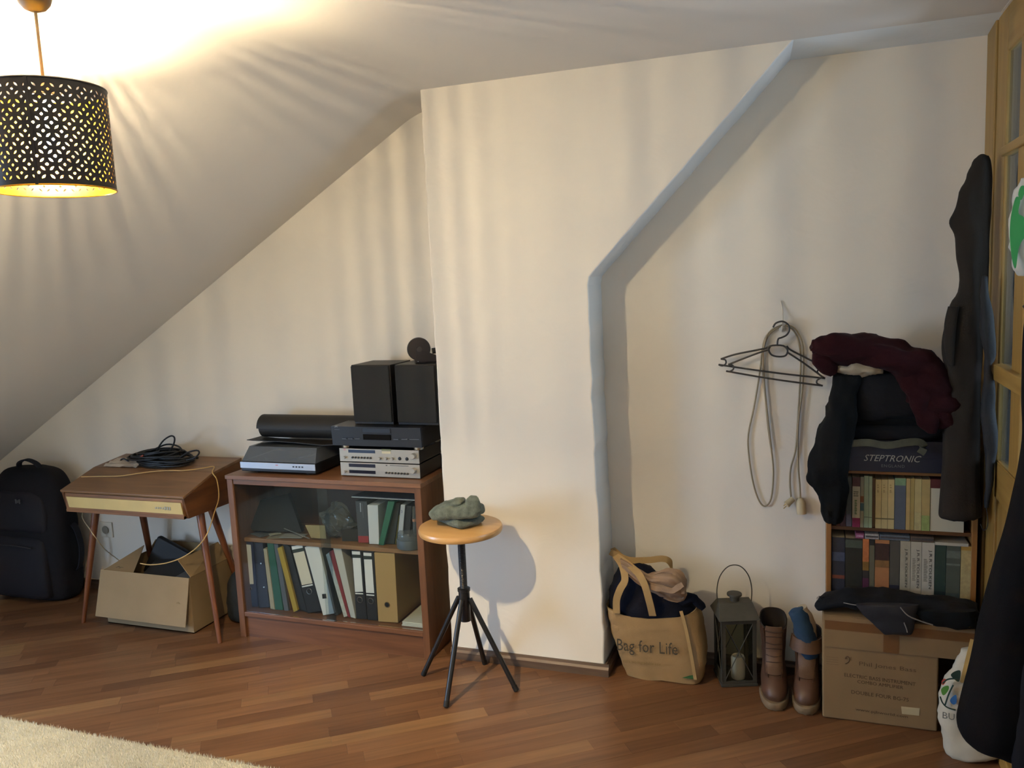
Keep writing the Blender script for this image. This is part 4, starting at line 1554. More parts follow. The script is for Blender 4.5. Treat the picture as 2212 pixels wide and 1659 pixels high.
def fq(parent, nm, x0, y0, x1, y1, m, proud=.001):
    a, b = aty(*c5(x0, y0), yk), aty(*c5(x1, y1), yk)
    zt_, zb_ = max(a.z, b.z), min(a.z, b.z)
    return MB().box((a.x, yk - proud, zb_), (b.x, yk + .001, zt_)).build(nm, m, parent)


def zofs(unit):
    return 0


def knob(parent, px, py, r_, nm='knob', m=M_SILW, ln_=.012):
    a = aty(*c5(px, py), yk)
    MB().lathe([(0, 0), (r_, 0), (r_ * .96, ln_ * .85), (r_ * .85, ln_), (0, ln_)], (a.x, yk, a.z), 20, (0, -1, 0), cap=False).build(nm, m, parent, smooth=True)


M_DISP = mat('#3b4a63', .2)
M_DISP2 = mat('#23283a', .2)
fq(tuf, 'display', 445, 690, 940, 760, M_DISP)
fq(tuf, 'green_sticker', 1055, 680, 1228, 716, mat('#7d8464', .6))
fq(tuf, 'white_sticker', 1063, 722, 1228, 768, mat('#c9c1a0', .6))
fq(tuf, 'emblem', 360, 672, 395, 705, mat('#b0868a', .5))
knob(tuf, 385, 830, .0058)
for k in range(7):
    knob(tuf, 528 + k * 55, 832 + k * 2, .0042, 'push_button', mat('#26231f', .4), .006)
for k in range(3):
    knob(tuf, 1030 + k * 117, 850 + k * 3, .0062)
for k in range(2):
    knob(tuf, 1390 + k * 133, 857 + k * 7, .0075, 'jack_socket', mat('#121214', .4), .002)
knob(tuf, 1650, 805, .0122, ln_=.018)
fq(amf, 'display', 455, 945, 945, 1025, M_DISP2)
fq(amf, 'cassette_window', 462, 1062, 948, 1140, mat('#17192a', .2))
fq(amf, 'slot', 1212, 978, 1552, 998, mat('#1c1c1e', .4))
fq(amf, 'indicator', 1135, 974, 1162, 990, mat('#2a2a2a', .4))
knob(amf, 390, 1092, .0058)
for k in range(8):
    knob(amf, 1147 + k * 56, 1115 + k * 3, .0042, 'push_button', mat('#3a362e', .4), .006)
knob(amf, 1655, 1072, .0122, ln_=.018)

# ================================================================== black disc player on silver feet
DZ0 = ZM + .0615
dp = thing('disc_player', 'black disc player with disc tray on silver feet above the tuner', 'disc player', (-1.68, 3.06, DZ0))
PX0, PX1, PY0, PY1 = -1.893, -1.475, 2.945, 3.19
K_BL = mat('#191f2a', .35)
for x in (PX0 + .045, PX1 - .035):
    for y in (PY0 + .045, PY1 - .04):
        MB().lathe([(0, 0), (.020, 0), (.021, .002), (.021, .013), (0, .0145)], (x, y, DZ0), 20, cap=False).build('foot', mat('#b9b6ae', .25, metal=1), dp, smooth=True)
MB().box((PX0, PY0 + .012, DZ0 + .0145), (PX1, PY1, DZ0 + .0975)).build('case', mat('#141414', .4, var=.1), dp, bevel=.002)
dpf = MB().hexa([(PX0, PY0 + .006, DZ0 + .0145), (PX1, PY0 + .006, DZ0 + .0145), (PX1, PY0 + .014, DZ0 + .0145), (PX0, PY0 + .014, DZ0 + .0145), (PX0, PY0, DZ0 + .0975), (PX1, PY0, DZ0 + .0975), (PX1, PY0 + .014, DZ0 + .0975), (PX0, PY0 + .014, DZ0 + .0975)]).build('front_panel', K_BL, dp, bevel=.001)


def dq(nm, x0, y0, x1, y1, m, par=dpf, proud=.0015):
    a, b = aty(*c5(x0, y0), PY0), aty(*c5(x1, y1), PY0)
    zt_, zb_ = max(a.z, b.z), min(a.z, b.z)
    return MB().box((a.x, PY0 - proud, zb_), (b.x, PY0 + .005, zt_)).build(nm, m, par, bevel=.0006)


dq('tray_slot', 690, 285, 1228, 395, mat('#06070a', .5), proud=.0008)
dq('disc_tray', 706, 300, 1215, 385, mat('#28303d', .3), proud=.0022)
dq('display', 715, 408, 1225, 520, mat('#070707', .15))
for x0, x1 in ((330, 412), (440, 530), (568, 655)):
    dq('button', x0, 482, x1, 500, mat('#4b5058', .4))
for x0, x1 in ((1275, 1370), (1420, 1530), (1570, 1750)):
    dq('button', x0, 492, x1, 514, mat('#4b5058', .4))
a = aty(*c5(203, 283), PY0)
text('JVC', mat('#dcdcd6', .4), dpf, (a.x, PY0 - .0015, a.z), (1, 0, 0), (0, 0, 1), width=.0135)
dq('model_mark', 192, 315, 285, 330, mat('#41464e', .5), proud=.0006)

# ================================================================== pair of loudspeakers
SZ = DZ0 + .098
for k, (x0, x1, lab) in enumerate(((-1.806, -1.622, 'left of the two black box loudspeakers stacked above the hi-fi'), (-1.600, -1.416, 'right of the two black box loudspeakers, touching the chimney breast edge'))):
    s_ = thing('loudspeaker', lab, 'loudspeaker', ((x0 + x1) / 2, 3.09, SZ), group='black loudspeakers on the disc player')
    MB().box((x0, 2.998, SZ + .001), (x1, 3.185, SZ + .252)).build('cabinet', mat('#121212', .5, bump=.1, bscale=200), s_, bevel=.002)
    MB().box((x0 + .003, 2.986, SZ + .012), (x1 - .003, 2.998, SZ + .249)).build('grille', mat('#1a1c1d', .9, bump=.5, bscale=900), s_, bevel=.004)

# ================================================================== black tape dispenser standing on the speaker
TZ = SZ + .2525
d0 = thing('tape_dispenser', 'black tape dispenser with round reel standing on the right loudspeaker', 'dispenser', (-1.49, 3.05, TZ))
c = Vector((-1.512, 3.05, TZ + .058))
Mx = Matrix.Translation(c) @ Matrix.Rotation(.62, 4, 'Z')
ax = (Mx.to_3x3() @ Vector((0, 1, 0)))
MB().lathe([(.010, -.010), (.046, -.010), (.048, -.007), (.048, .007), (.046, .010), (.010, .010)], c, 36, ax, cap=False).build('reel', mat('#241f1e', .4), d0, smooth=True)
MB().cyl(c - ax * .016, c + ax * .016, .011, n=16).build('hub', mat('#3a3432', .4), d0, smooth=True)
bpv = [Mx @ Vector(q) for q in ((-.018, -.012, -.058), (.085, -.012, -.058), (.085, -.012, -.036), (.030, -.012, -.012), (-.010, -.012, .006))]
MB().prism(bpv, ax * .004).build('side_plate', mat('#1f1c1f', .5), d0)
bpv = [p + ax * .022 for p in bpv]
MB().prism(bpv, ax * .004).build('side_plate', mat('#1f1c1f', .5), d0)
MB().box((-.018, -.012, -.058), (.085, .014, -.054), Mx).build('base_plate', mat('#1f1c1f', .5), d0)
MB().cyl(Mx @ Vector((.055, 0, -.012)), Mx @ Vector((.10, 0, -.008)), .012, n=16).build('handle', mat('#121212', .5), d0, smooth=True)
for x, z in ((-.008, -.050), (.072, -.050), (.072, -.040)):
    MB().cyl(Mx @ Vector((x, -.013, z)), Mx @ Vector((x, -.0118, z)), .002, n=8).build('screw', M_NICK, d0)
# ================================================================== swivel stool
SX, SY = -1.243, 2.770
M_SEAT = wood('#ad8450', '#c39a62', 'x', 5, 0.32, coat=.2)
K_MET = mat('#141416', .38, spec=.5)
stl = thing('stool', 'round wooden swivel stool on four black metal legs', 'stool', (SX, SY, 0))
prof = [(0, .606), (.150, .606), (.157, .609), (.160, .616), (.160, .624), (.157, .631), (.150, .634), (0, .634)]
MB().lathe(prof, (SX, SY, 0), 64, cap=False).build('seat', M_SEAT, stl, smooth=.5)
MB().lathe([(0, .600), (.03, .600), (.03, .6058), (0, .6058)], (SX, SY, 0), 24, cap=False).build('mounting_plate', K_MET, stl, smooth=True)
spn = [(0, .30), (.0135, .30)]
z = .305
while z < .585:
    spn += [(.0135, z), (.0148, z + .0025)]
    z += .005
spn += [(.017, .586), (.020, .590), (.020, .600), (0, .600)]
MB().lathe(spn, (SX, SY, 0), 20, cap=False).build('threaded_spindle', K_MET, stl, smooth=.9)
MB().lathe([(0, .255), (.0215, .255), (.0215, .372), (.0245, .374), (.0245, .384), (.018, .386), (0, .386)], (SX, SY, 0), 24, cap=False).build('hub', K_MET, stl, smooth=.6)
for (fx, fy) in ((-1.252, 2.572), (-1.443, 2.777), (-1.040, 2.752), (-1.240, 2.930)):
    d = Vector((fx - SX, fy - SY, 0)).normalized()
    a = Vector((SX, SY, .345)) + d * .024
    b = Vector((fx, fy, .004))
    lg = MB().cyl(b.lerp(a, .045), a, .0098, .0098, 14).build('leg', K_MET, stl, smooth=True)
    MB().cyl(b, b.lerp(a, .055), .0105, .0105, 14).build('rubber_foot', mat('#0a0a0a', .7), lg, smooth=True)

# ---- folded grey-green knitted scarf on the stool
M_KNIT = mat('#5a6159', .95, bump=1.0, bscale=170, var=.28, vscale=45, sheen=.3, spec=.1)
zs = .6345
sf = thing('knitted_scarf', 'folded mottled grey-green knitted scarf lying on the stool', 'scarf', (SX, SY, zs))


def fold_layer(corners, z0, z1, tilt=0.0, n=40, e=3.2, bulge=.010):
    c = sum((Vector((*q, 0)) for q in corners), Vector()) / 4
    mb = MB()
    rs = []
    for i in range(9):
        t = i / 8
        k = 1.0 - .22 * abs(2 * t - 1) ** 2.6
        ring_ = []
        for j in range(n):
            s_ = j / n * 4
            a, f_ = int(s_), s_ - int(s_)
            p = Vector((*corners[a], 0)).lerp(Vector((*corners[(a + 1) % 4], 0)), f_)
            d = p - c
            rr = .90 + .10 * math.cos((f_ - .5) * pi)
            q = c + d * k * rr
            ring_.append((q.x, q.y, z0 + (z1 - z0) * t + tilt * t * (q.x - c.x)))
        rs.append(ring_)
    return mb.rings(rs)


def PX(px, py, z):
    p = atz(px, py, z)
    return (p.x, p.y)


low = [PX(931, 1124, zs), PX(991, 1149, zs), PX(1054, 1131, zs), PX(1000, 1104, zs)]
fold_layer(low, zs + .0005, zs + .034).build('lower_fold', M_KNIT, sf, smooth=1.3, wrinkle=(40, .006, 2))
ysf = SY - .012
path_loft([(936, 1112, ysf, .014, .025), (939, 1110, ysf, .022, .042), (950, 1107, ysf, .025, .052), (970, 1104, ysf, .027, .054), (990, 1102, ysf, .029, .052), (1010, 1101, ysf, .028, .050), (1028, 1101, ysf, .026, .046), (1038, 1102, ysf, .020, .038), (1041, 1103, ysf, .010, .02)], 6, 34, 2.9).build('upper_fold', M_KNIT, sf, smooth=1.3, wrinkle=(24, .005, 6))
outline_loft([(1016, 1030, 1071, .006), (1010, 1034, 1076, .014), (1006, 1037, 1086, .020), (1006, 1040, 1096, .022), (1010, 1041, 1104, .018), (1018, 1036, 1108, .008)], ysf - .020, .02, 4, 24, 2.6).build('turned_up_edge', M_KNIT, sf, smooth=1.3, wrinkle=(28, .004, 3))
path_loft([(1000, 1086, ysf - .006, .006, .02), (996, 1084, ysf - .002, .014, .03), (980, 1086, ysf, .014, .034), (960, 1092, ysf, .012, .034), (948, 1098, ysf, .006, .02)], 5, 24).build('upper_ridge', M_KNIT, sf, smooth=1.3, wrinkle=(40, .006, 8))

# ================================================================== jute shopping bag
M_JUTE = mat('#957a55', .9, bump=.45, bscale=320, var=.10, vscale=10, spec=.1)
M_JUTE2 = mat('#a3875c', .9, bump=.3, bscale=320, var=.06, vscale=14, spec=.1)
YG = 3.035
jb = thing('shopping_bag', 'jute shopping bag printed Bag for Life, stuffed with clothes in the niche', 'bag', (-.55, YG, 0))


def bag_pt(px, py):
    return aty(px, py, YG - .075)


rows = [  # left px, right px, y px (front outline)
    (1346, 1516, 1455), (1333, 1522, 1430), (1321, 1520, 1400), (1313, 1514, 1365), (1308, 1508, 1340), (1304, 1502, 1318)]
rs = []
secs = []
for (l, r_, y) in rows:
    a, b = bag_pt(l, y), bag_pt(r_, y)
    secs.append(((a.x + b.x) / 2, YG, max((a.z + b.z) / 2, .004), (b.x - a.x) / 2, .078))
secs[0] = (secs[0][0], YG, .003, secs[0][3] * .97, .070)
secs = lerp_secs(secs, 4)
mb = MB()
n = 48
inner = []
for c in secs:
    rs.append(sring(c[:3], (c[3], 0, 0), (0, c[4], 0), n, 4.5))
for c in secs[::-1][:10]:
    rs.append(sring((c[0], c[1], c[2] - .001), (c[3] - .006, 0, 0), (0, c[4] - .006, 0), n, 4.5))
# let the mouth sag between the corners
top = secs[-1][2]
for r_ in rs:
    for i, p in enumerate(r_):
        u = (p.x - secs[-1][0]) / secs[-1][3]
        w = max(0, (p.z - .12) / (top - .12))
        r_[i] = Vector((p.x, p.y, p.z - w * .035 * (1 - min(1, u * u)) + w * .008 * u))
mb.rings(rs)
mb.build('body', M_JUTE, jb, smooth=1.2, wrinkle=(16, .007, 5))
YT = YG - .086
pb0 = secs[0]
tx = mat('#3d3526', .85)
o0 = aty(1331, 1409, YT)
text('Bag for Life', tx, jb, aty(1334, 1412, YT) + Vector((0, .0, 0)), (1, 0, .03), (0, 0, 1), width=aty(1461, 1408, YT).x - o0.x, height=.062, name='lettering', shear=.0, extr=.002, space=1.05)
text('100% biodegradable jute', mat('#7a6238', .85), jb, aty(1346, 1432, YT), (1, 0, .03), (0, 0, 1), width=.145, height=.014, name='lettering', extr=.002)
a = aty(1474, 1466, YT)
MB().hexa([a + Vector(q) for q in ((0, .004, .001), (.045, .004, .001), (.045, .007, .001), (0, .007, .001), (.028, .002, .014), (.048, .002, .018), (.048, .005, .018), (.028, .005, .014))]).build('green_print', mat('#2f5a2c', .8), jb)
# seam strip along the right corner
MB().ribbon([aty(1471, 1320, YT + .004), aty(1482, 1360, YT), aty(1494, 1420, YT), aty(1502, 1468, YT + .003)], (1, 0, 0), .012, .003, 5).build('corner_piping', M_JUTE2, jb, smooth=True)


def strap(pts, w=.030, side=(1, 0, 0)):
    MB().ribbon(pts, side, w, .004, 6).build('strap', M_JUTE2, jb, smooth=1.0)


strap([aty(1332, 1324, YG - .086), aty(1332, 1295, YG - .092), aty(1340, 1272, YG - .095), aty(1350, 1252, YG - .085), aty(1344, 1222, YG - .05), aty(1330, 1200, YG - .02)], .027)
strap([aty(1410, 1330, YG - .086), aty(1403, 1300, YG - .104), aty(1392, 1262, YG - .108), aty(1378, 1238, YG - .095), aty(1358, 1220, YG - .06), aty(1332, 1202, YG - .025)], .027)
strap([aty(1318, 1192, YG), aty(1334, 1200, YG + .005), aty(1362, 1210, YG + .01), aty(1400, 1210, YG + .02), aty(1432, 1207, YG + .03), aty(1448, 1216, YG + .04), aty(1452, 1245, YG + .06)], .024, (0, .2, 1))
# navy clothes stuffed into the bag
nv = secs[-1]
cl = thing('navy_garment', 'dark navy garment stuffed into the jute bag', 'clothing', (-.56, YG, .16))
sec = [(nv[0], YG, .175, nv[3] * .93, .062), (nv[0], YG, .235, nv[3] * .96, .068), (nv[0] - .012, YG, .285, nv[3] * .93, .068), (nv[0] - .035, YG + .005, .345, nv[3] * .70, .06), (nv[0] - .06, YG + .01, .405, nv[3] * .42, .045), (nv[0] - .075, YG + .015, .435, nv[3] * .16, .02)]
M_NAVY = mat('#10131f', .9, bump=.3, bscale=160, var=.2, vscale=12, sheen=.2, spec=.1)
soft_loft(sec, 4, 40, 2.4).build('bulk', M_NAVY, cl, smooth=1.3, wrinkle=(14, .018, 8))
MB().tube([aty(1470, 1300, YG - .03), aty(1492, 1292, YG - .03), aty(1508, 1303, YG - .025), aty(1520, 1315, YG - .02)], lambda t: .024 - .012 * t, 12, sub=5).build('sleeve_end', M_NAVY, cl, smooth=1.3, wrinkle=(40, .006, 2))
# beige cloth lying on top
bg_ = thing('beige_cloth', 'beige fleece cloth slung over the navy garment in the jute bag', 'clothing', (-.5, YG, .30))
M_BEI = mat('#8c7560', .95, bump=.3, bscale=140, var=.12, vscale=14, sheen=.3, spec=.1)
ue = spline([Vector((*q, 0)) for q in ((1340, 1206), (1372, 1226), (1404, 1240), (1432, 1234), (1458, 1236), (1474, 1250), (1480, 1268))], 8)
le = spline([Vector((*q, 0)) for q in ((1346, 1232), (1372, 1256), (1400, 1274), (1428, 1290), (1454, 1300), (1474, 1298), (1482, 1284))], 8)


def drape(u, v, y0=YG - .045):
    k_ = u * (len(ue) - 1)
    a_ = int(min(k_, len(ue) - 2))
    f_ = k_ - a_
    pu = ue[a_].lerp(ue[a_ + 1], f_)
    pl = le[a_].lerp(le[a_ + 1], f_)
    q_ = pu.lerp(pl, v)
    y_ = y0 - .050 * sin(pi * min(1, v * .85 + .12)) * sin(pi * (.12 + .80 * u)) - .007 * sin(v * 15 + u * 6) * (.4 + .6 * u) - .004 * sin(v * 31 - u * 9)
    return aty(q_.x, q_.y, y_)


MB().sheet(drape, 48, 26, .007).build('lower_drape', M_BEI, bg_, smooth=1.3, wrinkle=(30, .003, 4))
ue2 = [aty(*q, YG - .060) for q in ((1398, 1252), (1420, 1246), (1446, 1240), (1464, 1244), (1476, 1258), (1478, 1276))]
MB().ribbon(ue2, (0, 1, .25), .060, .012, 8).build('hood_edge', M_BEI, bg_, smooth=1.3, wrinkle=(34, .005, 9))
MB().ribbon([aty(*q, YG - .092) for q in ((1404, 1268), (1430, 1272), (1452, 1276), (1466, 1268), (1476, 1262))], (0, .35, 1), .020, .010, 8).build('fold_roll', M_BEI, bg_, smooth=1.3, wrinkle=(34, .004, 3))
o = MB().hexa([aty(1318, 1186, YG + .02), aty(1345, 1206, YG + .02), aty(1345, 1206, YG + .025), aty(1318, 1186, YG + .025), aty(1328, 1182, YG + .02), aty(1350, 1201, YG + .02), aty(1350, 1201, YG + .025), aty(1328, 1182, YG + .025)]).build('handle_tab', M_JUTE2, jb)

# ================================================================== metal lantern with candle
M_LAN = mat('#4c4a42', .55, metal=.5, bump=.15, bscale=120, var=.15, vscale=20)
la = thing('lantern', 'grey metal garden lantern with wire handle and white candle', 'lantern', (-.262, 3.06, 0), radians(19))
LW = .064   # half width
LM = MW[la]


def lpart(name, mb, m, par=None, **k):
    mb.v = [LM @ v for v in mb.v]
    return mb.build(name, m, par or la, **k)


lb = MB().box((-LW - .004, -LW - .004, .001), (LW + .004, LW + .004, .012))
lpart('base', lb, M_LAN, bevel=.002)
for sx in (-1, 1):
    for sy in (-1, 1):
        x0, y0 = sx * LW, sy * LW
        post = MB().box((min(x0, x0 - sx * .014), min(y0, y0 - sy * .003), .012), (max(x0, x0 - sx * .014), max(y0, y0 - sy * .003), .262))
        post.box((min(x0, x0 - sx * .003), min(y0, y0 - sy * .014), .012), (max(x0, x0 - sx * .003), max(y0, y0 - sy * .014), .262))
        lpart('post', post, M_LAN)
G_LAN = glass('lantern_glass', '#f7f5ec', .05, .05, .02, '#8d8a78')
for i in range(4):
    R_ = Matrix.Rotation(i * pi / 2, 4, 'Z')
    lpart('lower_rail', MB().box((-LW, -LW - .001, .012), (LW, -LW + .003, .050 if i % 2 else .022), R_), M_LAN)
    lpart('upper_rail', MB().box((-LW, -LW - .001, .245), (LW, -LW + .003, .264), R_), M_LAN)
    lpart('pane', MB().box((-LW + .012, -LW + .004, .022), (LW - .012, -LW + .0055, .246), R_), G_LAN)
    lpart('cross_wire', MB().cyl(R_ @ Vector((-LW + .012, -LW + .001, .030)), R_ @ Vector((LW - .012, -LW + .001, .245)), .0018, n=6), M_LAN)
    lpart('cross_wire', MB().cyl(R_ @ Vector((LW - .012, -LW + .001, .030)), R_ @ Vector((-LW + .012, -LW + .001, .245)), .0018, n=6), M_LAN)
e, tp = .012, .026
lpart('roof', MB().hexa([(-LW - e, -LW - e, .262), (LW + e, -LW - e, .262), (LW + e, LW + e, .262), (-LW - e, LW + e, .262), (-LW * .95, -tp, .312), (LW * .95, -tp, .312), (LW * .95, tp, .312), (-LW * .95, tp, .312)]), M_LAN, bevel=.001)
lpart('chimney', MB().lathe([(.018, .308), (.018, .330), (.027, .332), (.028, .336), (.027, .340), (0, .341)], n=28, cap=False), M_LAN, smooth=.6)
lpart('handle', MB().tube([(-LW * .98, 0, .300), (-LW * 1.02, 0, .355), (-LW * .85, 0, .405), (-LW * .45, 0, .440), (0, 0, .450), (LW * .45, 0, .440), (LW * .85, 0, .405), (LW * 1.02, 0, .355), (LW * .98, 0, .300)], .0021, 8, sub=5), M_LAN, smooth=True)
cdl = thing('candle', 'white pillar candle standing inside the metal lantern', 'candle', (-.250, 3.045, .0125))
MB().lathe([(0, 0), (.024, 0), (.026, .004), (.026, .080), (.022, .088), (.0, .084)], (-.250, 3.045, .013), 28, cap=False).build('wax', mat('#d2cfc6', .5), cdl, smooth=True)
MB().cyl((-.250, 3.045, .095), (-.249, 3.045, .106), .0012, n=6).build('wick', mat('#1a1a1a', .8), cdl)

# ================================================================== pair of brown lace-up boots
M_LEA = mat('#4e3526', .5, bump=.25, bscale=60, var=.18, vscale=14)
M_LEA2 = mat('#553c28', .6, bump=.3, bscale=90, var=.15, vscale=14)
M_SOLE = mat('#6d5c45', .7, bump=.2, bscale=80)
M_LACE = mat('#3a2719', .8)


def boot(label, x, y, rz, fold_down=False):
    b = thing('boot', label, 'boot', (x, y, 0), rz, group='brown lace-up boots beside the amplifier carton')
    Mb = MW[b]

    def part(nm, mb, m, par=None, **k):
        mb.v = [Mb @ v for v in mb.v]
        return mb.build(nm, m, par or b, **k)
    # foot points to -y; local origin at the middle of the sole

    def foot_outline(n, grow=0.0):
        out = []
        for j in range(n):
            t = 2 * pi * j / n
            c, s_ = cos(t), sin(t)
            w = (.047 if s_ < 0 else .036) + grow
            if s_ < 0:
                w = .049 + grow
            yy = s_ * (.135 + grow) if s_ < 0 else s_ * (.115 + grow)
            xx = math.copysign(abs(c) ** .72, c) * w * (1 - .10 * max(0, s_))
            out.append((xx, yy))
        return out
    so_ = MB()
    ol = foot_outline(40, .004)
    so_.rings([[(x_ * .96, y_ * .97, .003) for x_, y_ in ol], [(x_, y_, .008) for x_, y_ in ol], [(x_, y_, .026) for x_, y_ in ol], [(x_ * .97, y_ * .97, .030) for x_, y_ in ol]])
    so = part('sole', so_, M_SOLE, smooth=.8)
    lug = MB()
    for j in range(0, 40):
        if j % 2 == 0:
            x_, y_ = ol[j]
            lug.box((x_ * .90 - .004, y_ * .93 - .004, .0005), (x_ * .90 + .004, y_ * .93 + .004, .012))
    part('tread', lug, M_SOLE, so)
    up = MB()
    secs_ = [(.0, .000, .029, .046, .122), (.0, .000, .045, .047, .124), (.0, .004, .065, .045, .118), (.0, .012, .082, .043, .104), (.0, .028, .100, .041, .084), (.0, .042, .120, .040, .066), (.0, .050, .145, .041, .058), (.0, .053, .18, .044, .056), (.0, .054, .225, .047, .057), (.0, .054, .262 if not fold_down else .225, .049, .058)]
    fine = lerp_secs(secs_, 4)
    rings_ = [sring(c[:3], (c[3], 0, 0), (0, c[4], 0), 36, 2.5) for c in fine]
    last = fine[-1]
    lin_ = [sring((last[0], last[1], last[2] + d_), (last[3] - g_, 0, 0), (0, last[4] - g_, 0), 36, 2.5) for d_, g_ in ((-.001, .0005), (.001, .004), (-.01, .006), (-.10, .008))]
    # collar: higher at the back
    for r_ in rings_ + lin_:
        for i, p in enumerate(r_):
            if p.z > .2:
                r_[i] = Vector((p.x, p.y, p.z + (p.z - .2) * .28 * (p.y - .05) / .05))
    up.rings(rings_, cap1=False)
    part('lining', MB().rings(lin_, cap0=False), mat('#17120e', .9), smooth=1.2)
    part('upper', up, M_LEA, smooth=1.2, wrinkle=(26, .0025, 3))
    # tongue and open shaft edges hug the front of the shaft

    def front_y(x_, z_):
        k_ = 0
        while k_ < len(fine) - 2 and fine[k_ + 1][2] < z_:
            k_ += 1
        a_, b_ = fine[k_], fine[k_ + 1]
        f_ = min(max((z_ - a_[2]) / max(b_[2] - a_[2], 1e-6), 0), 1)
        cy_, hw_, hd_ = [a_[i_] * (1 - f_) + b_[i_] * f_ for i_ in (1, 3, 4)]
        q_ = min(abs(x_) / hw_, .97)
        return cy_ - hd_ * (1 - q_ ** 2.5) ** .4
    tg = MB()
    tg.sheet(lambda u, v: ((u - .5) * .056, front_y((u - .5) * .056, .098 + (.150 if not fold_down else .085) * v) - .0035, .098 + (.158 if not fold_down else .085) * v), 8, 12, .005)
    t_ = part('tongue', tg, M_LEA2, smooth=1.2)
    for sd in (-1, 1):
        fc = MB()
        fc.sheet(lambda u, v: (sd * (.022 + .012 * v + .010 * u), front_y(.022 + .012 * v + .010 * u, .092 + (.155 if not fold_down else .09) * v) - .005 + .003 * u, .092 + (.155 if not fold_down else .09) * v), 4, 10, .004)
        part('eyelet_facing', fc, mat('#3a2416', .5), smooth=1.2)
    if not fold_down:
        for k in range(7):
            zz = .104 + k * .0225
            yy = front_y(0, zz) - .0085
            part('lace', MB().tube([(-.025 - .001 * k, front_y(.025, zz) - .0065, zz), (0, yy, zz + (.004 if k % 2 else -.003)), (.025 + .001 * k, front_y(.025, zz) - .0065, zz)], .0017, 6, sub=3), M_LACE, t_, smooth=True)
    else:
        part('folded_collar', MB().sheet(lambda u, v: (.052 * cos(pi * (1.05 + .9 * u)) * (1 + .12 * v), .045 + .066 * sin(pi * (1.05 + .9 * u)) - .012 * v, .222 - .045 * v), 16, 4, .006), M_LEA2, smooth=1.2)
    return b


boot('left brown leather boot standing between the lantern and its mate', -.118, 2.985, radians(4))
boot('right brown leather boot with folded collar, blue sock stuffed inside', -.005, 2.985, radians(-2), True)
sk = thing('sock', 'blue and cream knitted sock sticking out of the right boot', 'sock', (-.0, 3.02, .20))
M_BLU = mat('#293d52', .95, bump=.3, bscale=200, var=.15, vscale=25, sheen=.2, spec=.1)
ys = 2.995
pth = [aty(1745, 1420, ys), aty(1748, 1395, ys), aty(1738, 1365, ys), aty(1728, 1335, ys), aty(1718, 1316, ys)]
MB().tube(pth, lambda t: .026 + .008 * sin(t * pi) - (.010 if t > .95 else 0), 18, sub=5).build('blue_leg', M_BLU, sk, smooth=1.3, wrinkle=(30, .006, 2))
pth = [aty(1752, 1400, ys + .012), aty(1750, 1370, ys + .014), aty(1742, 1335, ys + .012), aty(1732, 1312, ys + .008)]
MB().tube(pth, lambda t: .018 + .006 * sin(t * pi), 14, sub=5).build('cream_lining', mat('#a3937a', .95, sheen=.2), sk, smooth=1.3, wrinkle=(30, .005, 5))
# ================================================================== hook, hangers and cable on the niche wall
hk = thing('wall_hook', 'white wall hook with cord loop above the clothes hangers', 'hook', (-.09, YN, 1.33))
MB().tube([aty(1686, 650, YN - .004), aty(1690, 665, YN - .008), aty(1691, 690, YN - .020), aty(1691, 704, YN - .030)], .0022, 8, sub=4).build('cord_loop', mat('#c9c2b4', .7), hk, smooth=True)
a = aty(1690, 711, YN - .012)
MB().lathe([(0, 0), (.011, 0), (.012, .003), (.009, .006), (0, .007)], (a.x, YN - .007, a.z), 16, (0, -1, 0), cap=False).build('base', mat('#c9c2b4', .5), hk, smooth=True)
MB().tube([(a.x, YN - .008, a.z), (a.x, YN - .035, a.z - .004), (a.x, YN - .048, a.z + .002), (a.x, YN - .050, a.z + .014)], .0032, 8, sub=4).build('peg', mat('#c9c2b4', .5), hk, smooth=True)


def c1(px, py):
    return 1500 + px / 3.072, 620 + py / 3.072


